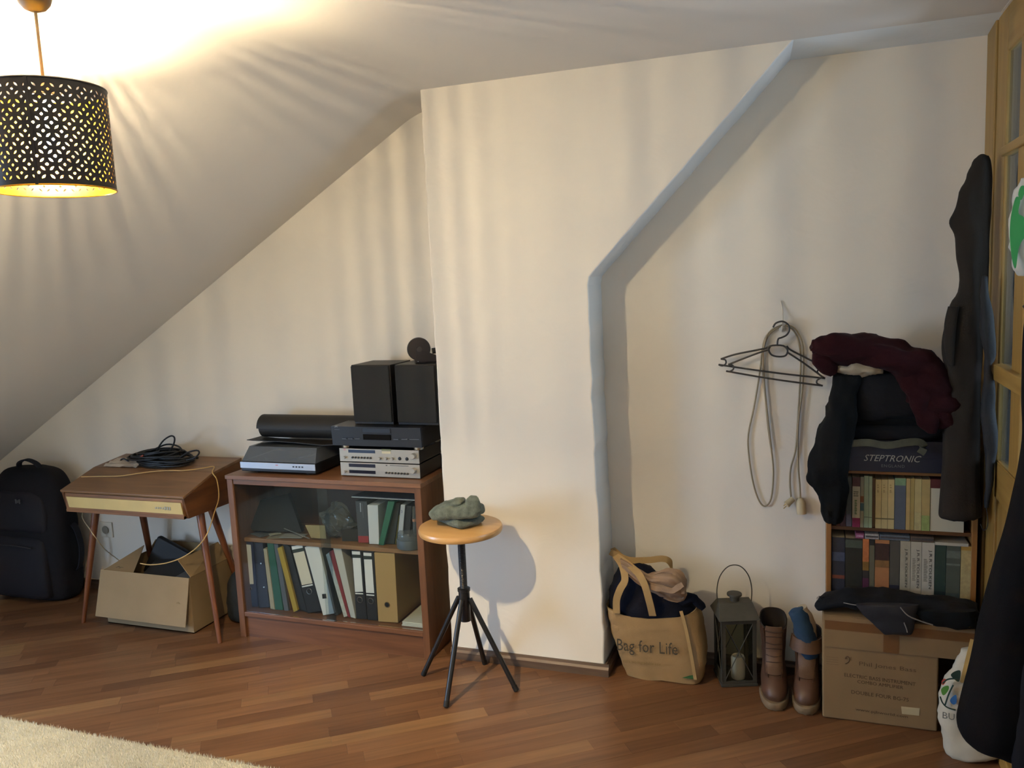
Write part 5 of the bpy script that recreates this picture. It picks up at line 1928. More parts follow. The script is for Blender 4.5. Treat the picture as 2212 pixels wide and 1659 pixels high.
M_HAN = mat('#33302d', .45)
for k, (yy, la_, ra_, bl_, br_, lab) in enumerate(((YN - .030, (175, 478), (858, 530), (160, 515), (868, 606), 'rear of the two dark plastic clothes hangers on the wall hook'),
                                                   (YN - .042, (225, 515), (852, 598), (210, 558), (852, 655), 'front of the two dark plastic clothes hangers on the wall hook'))):
    h_ = thing('clothes_hanger', lab, 'hanger', tuple(aty(*c1(560, 420), yy)), group='dark plastic hangers on the niche wall')

    def Q(x, y, dy=0.0):
        return aty(*c1(x, y), yy + dy)
    dx = -8 * k
    MB().tube([Q(522, 268), Q(540, 240), Q(585, 228), Q(622, 250), Q(630, 285), Q(612, 318), Q(580, 335), Q(556, 345), Q(550, 382)], .0032, 8, sub=4).build('hook', M_HAN, h_, smooth=True)
    MB().tube([Q(500 + dx, 400), Q(520, 388), Q(590, 390), Q(618, 420), Q(605, 455), Q(560, 462), Q(515, 452), Q(495, 425)], .0033, 8, True, sub=3).build('centre_ring', M_HAN, h_, smooth=True)
    MB().tube([Q(*la_), Q(la_[0] + 100, la_[1] - 32 - 8 * k), Q(445, 412 + 18 * k), Q(500, 395 + 20 * k)], .0034, 8, sub=4).build('left_arm', M_HAN, h_, smooth=True)
    MB().tube([Q(612, 392 + 40 * k), Q(640, 418 + 30 * k), Q(740, 470 + 45 * k), Q(*ra_)], .0034, 8, sub=4).build('right_arm', M_HAN, h_, smooth=True)
    MB().tube([Q(*bl_), Q((bl_[0] + br_[0]) / 2, (bl_[1] + br_[1]) / 2 + 6), Q(*br_)], .0034, 8, sub=6).build('trouser_bar', M_HAN, h_, smooth=True)
    MB().tube([Q(*la_), Q(la_[0] + 30, la_[1] + 6), Q(la_[0] + 33, la_[1] + 30), Q(la_[0] + 10, la_[1] + 45), Q(*bl_)], .003, 8, sub=4).build('left_notch', M_HAN, h_, smooth=True)
    MB().tube([Q(*ra_), Q(ra_[0] - 35, ra_[1] + 18), Q(ra_[0] - 38, ra_[1] + 42), Q(*br_)], .003, 8, sub=4).build('right_notch', M_HAN, h_, smooth=True)

ex = thing('extension_cable', 'beige extension cable hanging in loops from the wall hook', 'cable', tuple(aty(*c1(600, 260), YN - .015)))
M_EX = mat('#8f8268', .55)


def EQ(l, y):
    return [aty(*c1(*q), y) for q in l]


MB().tube(EQ([(590, 250), (520, 280), (470, 340), (450, 430), (432, 580), (395, 800), (358, 980), (362, 1120), (390, 1300), (430, 1420), (472, 1455), (510, 1400), (524, 1250), (516, 1120), (490, 940), (468, 700), (452, 520), (462, 400), (500, 310), (575, 258)], YN - .010), .0031, 8, sub=4).build('left_loop', M_EX, ex, smooth=True)
MB().tube(EQ([(600, 256), (650, 280), (690, 350), (706, 470), (700, 650), (690, 820), (682, 950), (670, 1090), (640, 1200), (634, 1300), (642, 1400)], YN - .010), .0031, 8, sub=4).build('right_strand', M_EX, ex, smooth=True)
MB().tube(EQ([(605, 250), (665, 275), (712, 360), (724, 480), (716, 680), (694, 860), (686, 1000), (690, 1200), (698, 1300), (704, 1405)], YN - .016), .0031, 8, sub=4).build('right_strand', M_EX, ex, smooth=True)
MB().tube(EQ([(478, 330), (456, 440), (462, 620), (486, 860), (512, 1080)], YN - .018), .0031, 8, sub=4).build('left_strand', M_EX, ex, smooth=True)
M_PLG = mat('#b9ac8d', .5)
a, b = aty(*c1(655, 1405), YN - .016), aty(*c1(610, 1445), YN - .03)
pg = MB().cyl(a, b, .010, .013, 14).build('plug', M_PLG, ex, smooth=.8)
d = (b - a).normalized()
for s_ in (-.004, .004):
    MB().cyl(b + Vector((0, s_, s_)), b + d * .014 + Vector((0, s_, s_)), .0018, n=8).build('prong', mat('#c9b37a', .3, metal=1), pg)
a, b = aty(*c1(704, 1400), YN - .018), aty(*c1(712, 1505), YN - .022)
MB().lathe([(0, 0), (.008, 0), (.016, .012), (.0175, .020), (.0175, (b - a).length), (0, (b - a).length)], a, 20, (b - a), cap=False).build('coupler', M_PLG, ex, smooth=.6)

# ================================================================== narrow bookshelf with paperbacks
SHX0, SHX1, SHY0, SHY1 = .060, .528, 2.990, 3.145
M_SH = wood('#7a5226', '#946634', 'z', 8, .5)
M_SHX = wood('#7a5226', '#946634', 'x', 8, .5)
bs = thing('bookshelf', 'narrow pine bookshelf full of paperbacks in the niche corner', 'bookshelf', (.294, 3.07, 0))
TOPZ, MIDZ, LOWZ = .846, .640, .385
for x in (SHX0, SHX1 - .016):
    MB().box((x, SHY0, 0), (x + .016, SHY1, TOPZ - .012)).build('side_panel', M_SH, bs, bevel=.001)
MB().box((SHX0 - .001, SHY0 - .002, TOPZ - .012), (SHX1 + .001, SHY1, TOPZ)).build('top_board', M_SHX, bs, bevel=.001)
for z in (MIDZ, LOWZ, .10):
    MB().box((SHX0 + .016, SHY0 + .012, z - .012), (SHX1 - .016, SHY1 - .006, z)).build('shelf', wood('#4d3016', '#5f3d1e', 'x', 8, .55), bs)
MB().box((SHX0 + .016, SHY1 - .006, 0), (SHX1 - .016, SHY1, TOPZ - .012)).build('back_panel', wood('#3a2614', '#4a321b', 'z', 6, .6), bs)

YBK = 2.999
GB1 = 'paperbacks in the upper compartment of the narrow bookshelf'
GB2 = 'paperbacks in the lower compartment of the narrow bookshelf'


def paperback(label, px0, px1, pyt, pym, floor_z, top_limit, h, group, bands=(), inset=0.0, txt=None, dep=.11, bars=()):
    a, b = aty(px0, pym, YBK), aty(px1, pym, YBK)
    x0, x1 = a.x + .0003, b.x - .0003
    z0 = floor_z + .0008
    z1 = min(aty((px0 + px1) / 2, pyt, YBK).z, top_limit)
    t = thing('book', label, 'book', ((x0 + x1) / 2, YBK + inset + .06, floor_z), group=group)
    y0 = YBK + inset
    m = mat(h, .6, var=.06, vscale=40)
    cv = MB().box((x0, y0, z0), (x1, y0 + .0012, z1))
    cv.box((x0, y0 + .0012, z0), (x0 + .0008, y0 + dep, z1)).box((x1 - .0008, y0 + .0012, z0), (x1, y0 + dep, z1))
    cv.build('cover', m, t)
    MB().box((x0 + .0008, y0 + .0012, z0 + .001), (x1 - .0008, y0 + dep - .002, z1 - .001)).build('pages', mat('#b5a98a', .9), t)
    for (f0, f1, col, nm) in bands:
        MB().box((x0, y0 - .0005, z0 + (z1 - z0) * f0), (x1, y0 + .0002, z0 + (z1 - z0) * f1)).build(nm, mat(col, .6, var=.15, vscale=90), t)
    for (fx, f0, f1, col) in bars:
        n_ = max(2, int((f1 - f0) * (z1 - z0) / .0055))
        mk_ = MB()
        for i_ in range(n_):
            za = z0 + (z1 - z0) * (f0 + (f1 - f0) * i_ / n_)
            w_ = (x1 - x0) * .30
            xa_ = x0 + (x1 - x0) * fx
            mk_.box((xa_ - w_ / 2, y0 - .0004, za), (xa_ + w_ / 2 * (.6 if i_ % 3 == 1 else 1), y0 + .0002, za + .0032))
        mk_.build('spine_marks', mat(col, .6), t)
    for (s_, fx, f0, f1, wfrac, col) in (txt or ()):
        H_ = (z1 - z0)
        text(s_, mat(col, .6), t, (x0 + (x1 - x0) * fx, y0 - .0008, z0 + H_ * f1), (0, 0, -1), (1, 0, 0), width=H_ * (f1 - f0), height=(x1 - x0) * wfrac, name='spine_title', extr=.0002)
    return t


UP = TOPZ - .013
P = paperback
ym = 1090
P('dark red-brown paperback, leftmost in the upper row', 1806.5, 1814.8, 1046, ym, MIDZ, UP, '#562a1c', GB1, inset=.006)
P('maroon paperback, second in the upper row', 1815, 1827.5, 1040, ym, MIDZ, UP, '#361617', GB1, [(.86, .98, '#4c352a', 'spine_band')], inset=.003)
P('grey-green paperback beside the maroon one', 1828, 1840, 1031, ym, MIDZ, UP, '#565850', GB1, [(.0, .25, '#5a5359', 'spine_band')], inset=.004)
P('cream paperback with dark red head and magenta foot', 1841, 1858, 1031, ym, MIDZ, UP, '#b6a98a', GB1, [(.82, 1.0, '#55302a', 'spine_band'), (.0, .185, '#8c2548', 'spine_band')],
  bars=[(.45, .26, .56, '#4e6b36'), (.30, .62, .74, '#5d5a48'), (.62, .62, .74, '#5d5a48')])
P('thin multicoloured paperback with blue and orange spine pictures', 1858.3, 1866, 1030, ym, MIDZ, UP, '#8b8468', GB1, [(.50, .62, '#7a4a22', 'spine_band'), (.33, .48, '#37504f', 'spine_band')])
P('first of two thin pale green paperbacks', 1866.3, 1876.2, 1028, ym, MIDZ, UP, '#8fa084', GB1, [(.2, .21, '#4a5a48', 'spine_mark')])
P('second of two thin pale green paperbacks', 1876.5, 1884, 1029, ym, MIDZ, UP, '#93a58a', GB1, [(.2, .21, '#4a5a48', 'spine_mark')])
P('very thin brown paperback beside the cream trio', 1884.3, 1890.3, 1034, ym, MIDZ, UP, '#5c4225', GB1, inset=.008)
for k, (a_, b_, w_) in enumerate(((1891, 1903.6, 'first'), (1903.9, 1917.4, 'second'), (1917.7, 1931.8, 'third'))):
    P(w_ + ' of three matching cream paperbacks in the upper row', a_, b_, 1036, ym, MIDZ, UP, '#b9a877', GB1, [(.19, .215, '#6d6340', 'spine_mark')], bars=[(.42, .74, .80, '#8d7d52'), (.42, .83, .92, '#8d7d52')])
P('wide slate blue paperback with pale green head', 1932.2, 1956.5, 1033, ym, MIDZ, UP, '#4a5360', GB1, [(.86, 1.0, '#6f8a68', 'spine_band')])
P('tan paperback right of the slate blue one', 1957, 1966, 1034, ym, MIDZ, UP, '#a9915f', GB1)
P('cream paperback with soft tan stripes', 1966.3, 1975, 1034, ym, MIDZ, UP, '#97854f', GB1)
P('pale cream paperback beside the tan stripes', 1975.3, 1990.5, 1035, ym, MIDZ, UP, '#ac9d6c', GB1, [(.0, .35, '#a89e70', 'spine_band')])
P('cream paperback with light green foot', 1990.8, 2009, 1036, ym, MIDZ, UP, '#a8935f', GB1, [(.0, .30, '#8a9a5c', 'spine_band')])
wb = thing('paper_block', 'thick white paper block at the right end of the upper compartment', 'papers', (.44, 3.05, MIDZ), group=GB1)
a, b = aty(2010, ym, YBK), aty(2082, 1140, YBK)
MB().box((a.x, YBK + .002, MIDZ + .001), (min(b.x, SHX1 - .018), YBK + .115, aty(2015, 1055, YBK).z)).build('block', mat('#bab6a2', .8, bump=.2, bscale=20, stretch=(1, 1, 40)), wb)
zb_ = aty(2015, 1055, YBK).z
o = MB().box((a.x - .001, YBK, zb_ + .001), (a.x + .10, YBK + .11, UP - .012)).build('flat_book', mat('#4a1d1c', .6), org=(a.x + .05, YBK + .05, zb_))
tag(o, 'dark red book lying flat on the white paper block', 'book')
# flat magazines wedged above the lower row
LT = .600
zz = LT + .001
for k, (p0_, p1_, col, lab) in enumerate(((1848, 1867, '#8c4a66', 'thin pink booklet lying flat above the lower row'), (1868, 1899, '#9a9793', 'thin white booklet lying flat above the lower row'), (1900, 1966, '#56616c', 'thin grey-blue booklet lying flat above the lower row'), (1967, 2018, '#54463c', 'thin brown booklet lying flat above the lower row'))):
    a, b = aty(p0_, 1152, YBK), aty(p1_, 1155, YBK)
    bk = thing('booklet', lab, 'booklet', ((a.x + b.x) / 2, YBK + .05, zz), group='thin booklets lying above the lower row')
    MB().box((a.x + .0005, YBK - .002 + .001 * k, zz), (b.x - .0005, YBK + .10, zz + .018)).build('cover', mat(col, .6, var=.25, vscale=120), bk, bevel=.001)
    MB().box((a.x + .003, YBK - .0028 + .001 * k, zz + .006), (b.x - .003, YBK - .0018 + .001 * k, zz + .012)).build('spine_print', mat('#3c3a3c' if k else '#b98aa0', .6, var=.5, vscale=300), bk)
ym = 1225
P('dark navy book, leftmost in the lower row', 1797, 1825, 1160, ym, LOWZ, LT, '#20232e', GB2, [(.30, .36, '#6b3626', 'spine_mark'), (.60, .75, '#3a4258', 'spine_band')])
P('wide black-green book with pale emblem near its head', 1825.6, 1862.5, 1160, ym, LOWZ, LT, '#1c1d16', GB2, [(.84, .97, '#3c463c', 'emblem_patch'), (.04, .06, '#4a4a3c', 'spine_mark')])
P('thin book with orange head and magenta foot', 1863, 1877, 1160, ym, LOWZ, LT, '#2f2a26', GB2, [(.62, 1.0, '#b46a3a', 'spine_band'), (.47, .62, '#7a5a26', 'spine_band'), (.0, .34, '#4f2238', 'spine_band')])
P('olive grey paperback with black head', 1877.7, 1889, 1157, ym, LOWZ, LT, '#5d5946', GB2, [(.90, 1.0, '#121416', 'spine_band')])
P('salmon coloured book with dark picture on its spine', 1889.6, 1921, 1159, ym, LOWZ, LT, '#a26f45', GB2, [(.66, .94, '#3a2620', 'spine_picture'), (.54, .66, '#7d5c34', 'spine_band')])
P('dark grey book with navy foot', 1921.6, 1943.5, 1160, ym, LOWZ, LT, '#46453f', GB2, [(.0, .26, '#1d2133', 'spine_band')])
for k, (a_, b_, w_) in enumerate(((1944, 1966.6, 'first'), (1967, 1990.7, 'second'), (1991.1, 2018.5, 'third'))):
    P(w_ + ' of three thick off-white volumes of one set with dark vertical lettering', a_, b_, 1163, ym, LOWZ, LT, ('#a09a88', '#aca697', '#b5b0a2')[k], GB2,
      txt=[('J.R.R.TOLKIEN', .50 if k else .42, .24, .88, .30, '#26261f')], bars=[(.30, .36, .74, '#7d796c')] if k else ())
P('dark teal book right of the off-white set', 2019.3, 2043, 1176, ym, LOWZ, LT, '#203632', GB2, [(.0, .22, '#15282b', 'spine_band')])
P('grey-green book with faint titles', 2043.6, 2074.4, 1177, ym, LOWZ, LT, '#474f47', GB2, [(.78, .9, '#5c665f', 'spine_band'), (.66, .69, '#667069', 'spine_mark'), (.0, .2, '#3c4a4a', 'spine_band')])
P('yellow book with cream strip, rightmost in the lower row', 2075, 2098, 1180, ym, LOWZ, LT, '#a5823c', GB2, [(.05, .93, '#a8996c', 'spine_strip')])
a, b = aty(2020, 1172, YBK), aty(2092, 1177, YBK)
o = MB().box((a.x, YBK - .001, LT - .006), (b.x, YBK + .1, LT + .004)).build('flat_booklet', mat('#aeaa9c', .7), org=(a.x, YBK, LT))
tag(o, 'white booklet lying flat on the dark teal book', 'booklet')

# ================================================================== things piled on the bookshelf
sbx = thing('shoe_box', 'navy shoe box printed STEPTRONIC on top of the bookshelf', 'box', (.265, 3.05, TOPZ))
M_NBX = mat('#131728', .5)
YS = 2.972
MB().box((.088, YS, TOPZ + .001), (.442, 3.135, TOPZ + .062)).build('tray', M_NBX, sbx, bevel=.001)
MB().box((.085, YS - .003, TOPZ + .050), (.445, 3.138, TOPZ + .108)).build('lid', M_NBX, sbx, bevel=.001)
M_PRT = mat('#918e84', .5)
a, b = aty(1866, 1000, YS - .004), aty(1990, 1008, YS - .004)
text('STEPTRONIC', M_PRT, sbx, (a.x, YS - .0045, TOPZ + .038), (1, 0, 0), (0, 0, 1), width=b.x - a.x, height=.022, shear=.35, extr=.0004)
a, b = aty(1904, 1012, YS - .004), aty(1954, 1015, YS - .004)
text('ENGLAND', mat('#5f615f', .5), sbx, (a.x, YS - .0045, TOPZ + .018), (1, 0, 0), (0, 0, 1), width=b.x - a.x, height=.010, extr=.0004, space=1.2)


M_BLK1 = mat('#0e1113', .9, bump=.3, bscale=180, var=.25, vscale=10, spec=.12, sheen=.12)
M_BLK2 = mat('#14161a', .9, bump=.3, bscale=200, var=.2, vscale=9, spec=.12, sheen=.12)
M_CHAR = mat('#25221f', .92, bump=.3, bscale=220, var=.12, vscale=9, spec=.12, sheen=.15)
PZ = TOPZ + .1085
# folded dark garments
for k, (x0, x1, z0, z1, y0, lab, m_) in enumerate((
        (.10, .435, PZ, PZ + .055, 2.965, 'folded black garment, lowest in the clothes pile on the shoe box', M_BLK2),
        (.095, .43, PZ + .054, PZ + .115, 2.960, 'folded black garment, second from the bottom of the clothes pile', M_BLK1),
        (.10, .42, PZ + .114, PZ + .175, 2.962, 'folded charcoal garment, third from the bottom of the clothes pile', M_BLK2),
        (.115, .41, PZ + .174, PZ + .235, 2.965, 'folded black garment, topmost of the dark clothes pile', M_BLK1))):
    mb = MB()
    cx, hw = (x0 + x1) / 2, (x1 - x0) / 2
    cy, hd = (y0 + 3.13) / 2, (3.13 - y0) / 2
    rs = []
    for i in range(11):
        t = i / 10
        kk = 1 - .16 * abs(2 * t - 1) ** 2.4
        rs.append(sring((cx, cy, z0 + (z1 - z0) * t), (hw * kk, 0, 0), (0, hd * kk, 0), 44, 5))
    o = mb.rings(rs).build('folded_garment', m_, org=(cx, cy, z0), smooth=1.3, wrinkle=(13, .006, k + 2, (1, 1, 2.5)))
    tag(o, lab, 'clothing', 'dark folded clothes on the bookshelf')
# olive pouch hanging over the lid
ya = 2.945
pth = EQ_ = [aty(*q, ya) for q in ((1838, 958), (1875, 956), (1915, 962), (1955, 956), (1985, 955), (1996, 966), (1988, 980))]
o = MB().ribbon(pth, (0, .12, 1), .024, .009, 6).build('olive_strap', mat('#3b3b2e', .85, bump=.3, bscale=200, var=.2, vscale=30), org=tuple(pth[0]), smooth=1.2)
tag(o, 'olive webbing strap drooping in front of the navy shoe box lid', 'strap')

# jacket hanging down at the left of the bookshelf
jk = thing('black_jacket', 'black jacket draped over the pile, sleeve hanging left of the bookshelf', 'jacket', (.06, 2.94, .66))
YJ = 2.950
outline_loft([(1808, 1852, 806, .02), (1800, 1858, 816, .035), (1795, 1852, 850, .042), (1782, 1848, 890, .044), (1766, 1842, 930, .044), (1756, 1838, 970, .042), (1748, 1834, 1005, .04), (1741, 1832, 1035, .035), (1748, 1832, 1050, .03), (1762, 1830, 1066, .03), (1768, 1829, 1090, .03), (1775, 1826, 1110, .028), (1784, 1818, 1126, .02), (1796, 1808, 1130, .008)], YJ, .04).build('sleeve', M_BLK1, jk, smooth=1.3, wrinkle=(18, .014, 3, (2.4, 1, .6)))
outline_loft([(1840, 1990, 806, .02), (1836, 2010, 820, .04), (1846, 2020, 850, .044), (1848, 2030, 890, .03), (1850, 2030, 905, .01)], 2.965, .04).build('body', M_BLK2, jk, smooth=1.3, wrinkle=(15, .010, 7, (.7, 1, 2.2)))

# white cloth peeping out under the sweater
o = outline_loft([(1812, 1900, 772, .02), (1806, 1908, 788, .04), (1800, 1902, 800, .04), (1815, 1880, 810, .03), (1840, 1862, 813, .01)], 2.950, .04).build('white_cloth', mat('#9d917b', .9, bump=.2, bscale=80), org=(.13, 2.95, 1.19), smooth=1.3, wrinkle=(36, .016, 4))
tag(o, 'crumpled off-white cloth peeping out under the maroon sweater', 'cloth')
# maroon sweater
sw = thing('maroon_sweater', 'dark maroon sweater thrown over the top of the clothes pile', 'sweater', (.2, 2.97, 1.2))
M_MAR = mat('#220b10', .95, bump=.4, bscale=220, var=.15, vscale=12, spec=.1, sheen=.2)


path_loft([(1752, 748, 2.94, .018, .02), (1766, 752, 2.945, .030, .05), (1800, 752, 2.955, .050, .075), (1840, 752, 2.965, .056, .085), (1890, 758, 2.965, .052, .085), (1940, 776, 2.96, .056, .08), (1985, 806, 2.95, .074, .07), (2018, 850, 2.94, .078, .06), (2036, 895, 2.93, .068, .05), (2042, 925, 2.925, .03, .025)], 8, 40).build('body', M_MAR, sw, smooth=1.3, wrinkle=(15, .018, 4, (.7, 1, 2.0)))
path_loft([(1768, 760, 2.93, .02, .02), (1776, 775, 2.93, .035, .035), (1790, 795, 2.93, .032, .032), (1800, 808, 2.93, .012, .012)]).build('left_cuff', M_MAR, sw, smooth=1.3, wrinkle=(20, .006, 9))
path_loft([(1950, 800, 2.915, .02, .015), (1976, 835, 2.910, .036, .024), (1996, 880, 2.905, .040, .024), (2008, 918, 2.905, .030, .020), (2012, 934, 2.905, .012, .01)], 8, 34).build('right_sleeve', M_MAR, sw, smooth=1.3, wrinkle=(18, .012, 2))

# ================================================================== coats hanging in the corner
ck_ = thing('long_coat', 'long charcoal coat hanging in the corner against the pine frame', 'coat', (.46, 2.93, .70))
YC = 2.925
outline_loft([(2118, 2136, 336, .006), (2100, 2140, 350, .02), (2084, 2141, 385, .028), (2068, 2140, 425, .032), (2056, 2140, 460, .034), (2051, 2139, 482, .034), (2063, 2138, 515, .034), (2066, 2137, 560, .035), (2069, 2135, 620, .036), (2056, 2130, 660, .038), (2044, 2124, 710, .04), (2040, 2120, 765, .04), (2048, 2118, 820, .04), (2038, 2117, 900, .042), (2033, 2119, 1000, .042), (2028, 2121, 1085, .042), (2027, 2123, 1112, .038), (2032, 2118, 1120, .02)], YC, .04).build('body', M_CHAR, ck_, smooth=1.3, wrinkle=(13, .010, 6, (2.6, 1, .35)))
outline_loft([(2048, 2072, 662, .012), (2040, 2066, 700, .02), (2040, 2062, 750, .02), (2050, 2060, 790, .01)], YC - .035, .02).build('belt_loop_fold', M_CHAR, ck_, smooth=1.3)
bj = thing('blue_jacket', 'dark blue jacket hanging behind the charcoal coat', 'jacket', (.525, 2.86, .78))
outline_loft([(2122, 2134, 596, .006), (2120, 2140, 640, .016), (2120, 2146, 700, .02), (2122, 2150, 750, .02), (2124, 2149, 776, .02), (2122, 2142, 800, .02), (2120, 2150, 850, .02), (2122, 2152, 900, .02), (2122, 2154, 960, .02), (2124, 2152, 1010, .018), (2126, 2140, 1060, .016), (2128, 2134, 1095, .006)], 2.86, .02).build('body', mat('#0a0e14', .8, bump=.3, bscale=150, var=.25, vscale=14), bj, smooth=1.3, wrinkle=(16, .008, 3, (1.5, 1, .6)))
MB().tube([aty(2128, 1085, 2.87), aty(2134, 1120, 2.87), aty(2132, 1140, 2.87), aty(2124, 1145, 2.87), aty(2118, 1132, 2.87)], .0012, 6, sub=4).build('hanging_loop', mat('#2b2a2a', .7), bj, smooth=True)

# ================================================================== amplifier carton with a jacket on it
M_CBX = mat('#806a4d', .85, bump=.12, bscale=70, var=.06, vscale=6, spec=.15)
M_TAPE = mat('#654526', .45, var=.05)
ac = thing('amplifier_carton', 'brown cardboard carton printed with amplifier lettering, standing before the bookshelf', 'box', (.22, 2.91, 0))
AY = 2.852
MB().box((.046, AY, .001), (.402, 2.982, .372)).build('body', M_CBX, ac, bevel=.006, seg=3)
fl_ = MB().box((.052, AY - .0055, .262), (.502, AY - .0015, .371)).build('front_flap', M_CBX, ac)
MB().box((.402, AY + .001, .330), (.500, 2.975, .371)).build('side_flap', M_CBX, ac)
MB().box((.053, AY - .0062, .325), (.501, AY - .0054, .356)).build('tape', M_TAPE, fl_)
a, b = aty(1908, 1400, AY - .006), aty(1942, 1400, AY - .006)
MB().box((a.x, AY - .0062, .262), (b.x, AY - .0054, .325)).build('tape', M_TAPE, fl_)
tx = mat('#46351f', .85)
tx2 = mat('#55422a', .85)
yt = AY - .0004


def line(s_, l, r_, h, m_, **k):
    a, b = aty(*l, yt), aty(*r_, yt)
    text(s_, m_, ac, (a.x, yt, a.z), (b - a), (0, 0, 1), width=(b - a).length, height=h, extr=.0003, **k)


line('Phil Jones Bass', (1856, 1440), (1979, 1455), .0185, tx2)
line('ELECTRIC BASS INSTRUMENT', (1824, 1461), (1978, 1482), .0125, tx)
line('COMBO AMPLIFIER', (1852, 1475.5), (1951, 1489), .0115, tx)
line('DOUBLE FOUR BG-75', (1839, 1498), (1963, 1516), .013, tx)
line('www.pjbworld.com', (1848, 1536), (1961, 1553), .012, tx)
a = aty(1830, 1424, yt)
clf = MB()
clf.tube([a + Vector((-.006, -.0004, .004)), a + Vector((0, -.0004, .010)), a + Vector((.007, -.0004, .004)), a + Vector((.004, -.0004, -.008)), a + Vector((-.006, -.0004, -.016))], .0016, 5, sub=4)
clf.cyl(a + Vector((-.004, -.001, .003)), a + Vector((-.004, .0003, .003)), .0035, n=10).cyl(a + Vector((.012, -.001, .006)), a + Vector((.012, .0003, .006)), .0016, n=8).cyl(a + Vector((.012, -.001, .000)), a + Vector((.012, .0003, .000)), .0016, n=8)
clf.build('emblem', tx2, ac)
for k in range(4):
    z = aty(1800, 1420 + k * 5, yt).z
    MB().box((.058, AY - .0006, z - .0006), (.096, AY, z + .0006)).build('printed_line', mat('#6d583c', .85), ac)
q = [aty(1946.5, 1526, yt), aty(1986.8, 1530, yt), aty(1985.5, 1546, yt), aty(1948.3, 1542, yt)]
e = Vector((0, -.0006, 0))
MB().hexa([q[3] + e, q[2] + e, q[2], q[3], q[0] + e, q[1] + e, q[1], q[0]]).build('white_sticker', mat('#b3a482', .7), ac)

dj = thing('draped_jacket', 'black jacket with pale piping lying across the amplifier carton', 'jacket', (.28, 2.9, .374))
path_loft([(1768, 1310, 2.90, .008, .02), (1782, 1298, 2.905, .016, .05), (1815, 1293, 2.91, .022, .062), (1860, 1292, 2.91, .026, .066), (1920, 1296, 2.91, .030, .068), (1980, 1304, 2.91, .032, .068), (2040, 1312, 2.905, .032, .066), (2085, 1316, 2.90, .030, .06), (2112, 1318, 2.895, .016, .03)]).build('bulk', M_BLK2, dj, smooth=1.3, wrinkle=(16, .012, 5))
outline_loft([(1850, 1985, 1306, .012), (1858, 1982, 1320, .016), (1872, 1978, 1335, .014), (1888, 1975, 1350, .013), (1902, 1972, 1362, .012), (1912, 1968, 1370, .006)], AY - .026, .014).build('hanging_flap', mat('#16181f', .85, bump=.2, var=.2, vscale=14), dj, smooth=1.3, wrinkle=(20, .006, 2))
outline_loft([(1975, 2108, 1318, .02), (1985, 2110, 1335, .022), (2020, 2111, 1348, .018), (2060, 2110, 1356, .008)], AY - .012, .02).build('hem', M_BLK1, dj, smooth=1.3, wrinkle=(18, .008, 8))
MB().tube([aty(1945, 1312, AY - .05), aty(1962, 1330, AY - .05), aty(1990, 1342, AY - .045), aty(2015, 1350, AY - .04)], .0022, 6, sub=4).build('piping', mat('#7d7a76', .6), dj, smooth=True)
MB().tube([aty(1822, 1302, AY - .012), aty(1848, 1307, AY - .02), aty(1880, 1309, AY - .03)], .0016, 6, sub=4).build('piping', mat('#7d7a76', .6), dj, smooth=True)
MB().tube([aty(1953, 1345, AY - .042), aty(1958, 1358, AY - .042), aty(1960, 1366, AY - .04)], .0018, 6, sub=4).build('piping', mat('#7d7a76', .6), dj, smooth=True)
random.seed(3)
for k in range(8):
    a = aty(1780 + random.uniform(-4, 10), 1300 + random.uniform(-8, 8), 2.89)
    MB().tube([a, a + Vector((-.012, -.004, random.uniform(-.003, .01))), a + Vector((-.024, -.006, random.uniform(-.008, .014)))], .0008, 5, sub=3).build('fringe_thread', M_BLK2, dj)

# ================================================================== white tote bag, wooden lath, black coat in front
tt = thing('tote_bag', 'white cotton tote bag with coloured round print beside the carton', 'bag', (.455, 2.745, 0))
M_COT = mat('#b6b0a0', .9, bump=.25, bscale=260, var=.06, vscale=12, spec=.1)
YO = 2.735
outline_loft([(2062, 2150, 1636, .02), (2046, 2165, 1626, .045), (2038, 2160, 1608, .05), (2032, 2150, 1570, .05), (2029, 2140, 1530, .048), (2030, 2128, 1490, .045), (2040, 2120, 1465, .04), (2058, 2112, 1445, .03), (2066, 2110, 1420, .024), (2076, 2106, 1402, .012)], YO, .05).build('body', M_COT, tt, smooth=1.3, wrinkle=(22, .009, 6))
yo = YO - .052
dk = mat('#17342e', .8)


def blob(name, q, m_, z=0.0):
    v = spline([aty(p[0], p[1], yo - z) for p in q], 4, True)
    MB().prism(v, (0, .0012, 0)).build(name, m_, tt)


def tline(q, r_=.0022):
    MB().tube([aty(p[0], p[1], yo) for p in q], r_, 6, sub=4).build('printed_line', dk, tt, smooth=True)


tline([(2036, 1476), (2046, 1468), (2060, 1466), (2072, 1468)])
tline([(2059, 1480), (2050, 1498), (2044, 1515), (2041, 1524)])
tline([(2031, 1505), (2036, 1518), (2046, 1528), (2064, 1534)])
blob('green_patch', [(2033, 1490), (2040, 1483), (2049, 1482), (2049, 1490), (2042, 1500), (2036, 1501)], mat('#4f8a3a', .8))
blob('red_patch', [(2034, 1473), (2038, 1467), (2044, 1468), (2041, 1476), (2036, 1480)], mat('#b4483c', .8))
blob('blue_patch', [(2052, 1514), (2058, 1505), (2066, 1502), (2066, 1518), (2059, 1522)], mat('#2f6aa8', .8))
blob('dark_patch', [(2054, 1458), (2064, 1450), (2075, 1450), (2072, 1472), (2062, 1468)], dk)
a, b = aty(2036, 1551, yo), aty(2062, 1556, yo)
text('BU', mat('#5f625e', .8), tt, tuple(a), (b - a), (0, 0, 1), width=(b - a).length, height=.021, extr=.001)
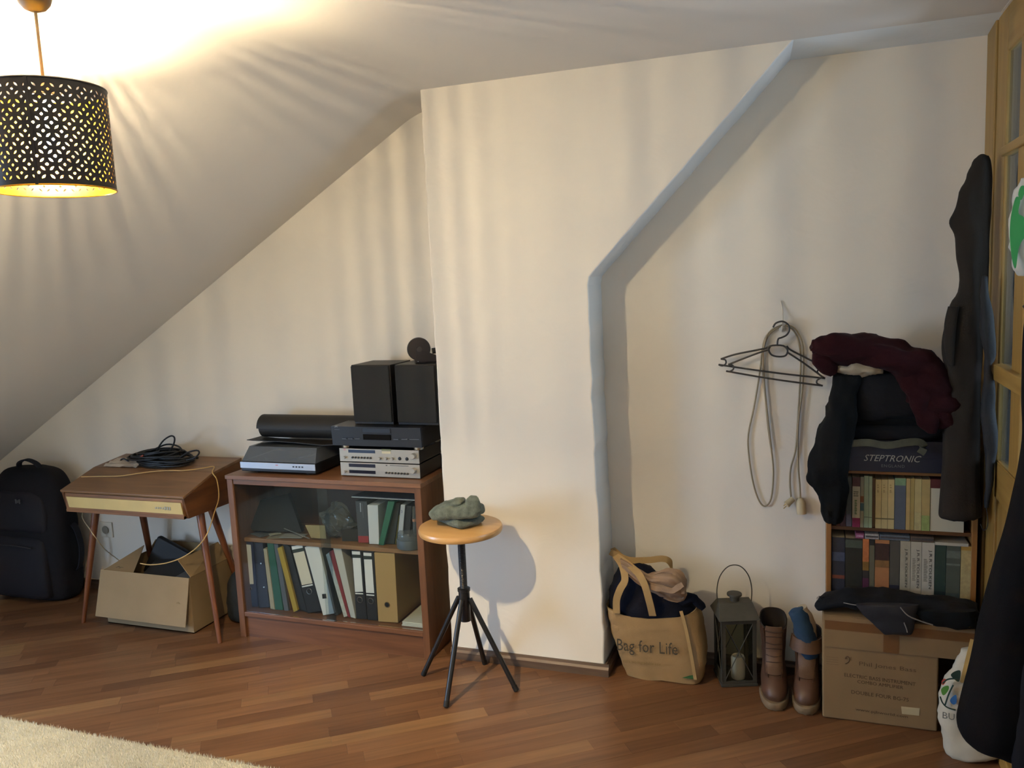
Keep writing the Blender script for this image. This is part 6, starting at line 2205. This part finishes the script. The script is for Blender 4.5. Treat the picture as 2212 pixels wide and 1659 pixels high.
o = MB().hexa([aty(2064, 1512, 2.70), aty(2076, 1512, 2.70), aty(2076, 1512, 2.71), aty(2064, 1512, 2.71), aty(2096, 1380, 2.70), aty(2105, 1382, 2.70), aty(2105, 1382, 2.71), aty(2096, 1380, 2.71)])
# the lath runs on down into the tote
lv = o.v
d = (lv[0] - lv[4]).normalized() * .10
for i in range(4):
    lv[i] = lv[i] + d
o = o.build('wooden_lath', mat('#c2a566', .6, var=.1, vscale=20), org=tuple(lv[0]))
tag(o, 'pale wooden lath standing in the white tote bag', 'lath')

fc = thing('black_coat', 'large black coat hanging in the right foreground', 'coat', (.46, 2.22, .3))
YK = 2.23
rows_ = [(2196, 2262, 700, .02), (2190, 2268, 760, .05), (2205, 2268, 860, .06), (2212, 2266, 940, .065), (2203, 2264, 1010, .07), (2184, 2262, 1085, .075), (2166, 2260, 1155, .08), (2146, 2258, 1230, .085), (2127, 2256, 1310, .09), (2108, 2254, 1390, .092), (2091, 2252, 1465, .095), (2077, 2250, 1530, .095), (2070, 2250, 1565, .09), (2076, 2250, 1590, .08), (2100, 2250, 1612, .06), (2150, 2250, 1630, .04), (2180, 2240, 1640, .02)]
rows_ = [(max(r_[0], 2216) if r_[2] < 960 else r_[0], r_[1], r_[2], r_[3]) for r_ in rows_]
outline_loft(rows_, YK, .08, 4, 40).build('body', mat('#0a0b0e', .95, bump=.3, bscale=260, var=.15, vscale=8, spec=.08, sheen=.08), fc, smooth=1.3, wrinkle=(7, .010, 5, (2, 1, .3)))
path_loft([(2236, 1380, 2.16, .02, .02), (2232, 1450, 2.15, .028, .03), (2228, 1540, 2.15, .032, .03), (2222, 1620, 2.15, .034, .03), (2220, 1690, 2.15, .034, .03), (2218, 1740, 2.15, .03, .025)]).build('sleeve', mat('#15161b', .9, bump=.3, bscale=260, spec=.08), fc, smooth=1.3, wrinkle=(12, .006, 3))
# coat peg that carries it
pegz = aty(2240, 690, YK).z
MB().tube([(XR, YK, pegz + .02), (XR - .05, YK, pegz + .015), (XR - .07, YK, pegz + .035)], .006, 8, sub=4).build('hanging_loop', mat('#2a2620', .5), fc, smooth=True)

# white and green carrier bag hanging on the door
gb = thing('carrier_bag', 'white carrier bag with green print hanging at the right edge', 'bag', (.49, 2.5, 1.5))
YV = 2.46
outline_loft([(2205, 2225, 385, .006), (2192, 2245, 410, .02), (2184, 2258, 460, .028), (2180, 2262, 510, .03), (2184, 2258, 555, .026), (2194, 2240, 588, .014), (2200, 2226, 596, .004)], YV, .03).build('body', mat('#b9b6ad', .45, bump=.2, bscale=60), gb, smooth=1.3, wrinkle=(30, .006, 4))
yg = YV - .034
gm = mat('#2f8a46', .5)


def gblob(q):
    v = spline([aty(p[0], p[1], yg) for p in q], 4, True)
    MB().prism(v, (0, .004, 0)).build('green_print', gm, gb)


gblob([(2184, 470), (2190, 440), (2196, 425), (2204, 432), (2200, 460), (2212, 470), (2222, 500), (2208, 520), (2200, 540), (2194, 580), (2186, 556), (2182, 510)])
gblob([(2200, 420), (2206, 402), (2216, 404), (2212, 420), (2206, 432)])
MB().tube([aty(2215, 386, YV), aty(2222, 350, YV + .02), aty(2235, 335, YV + .03)], .003, 6, sub=4).build('handle', mat('#b9b6ad', .5), gb, smooth=True)
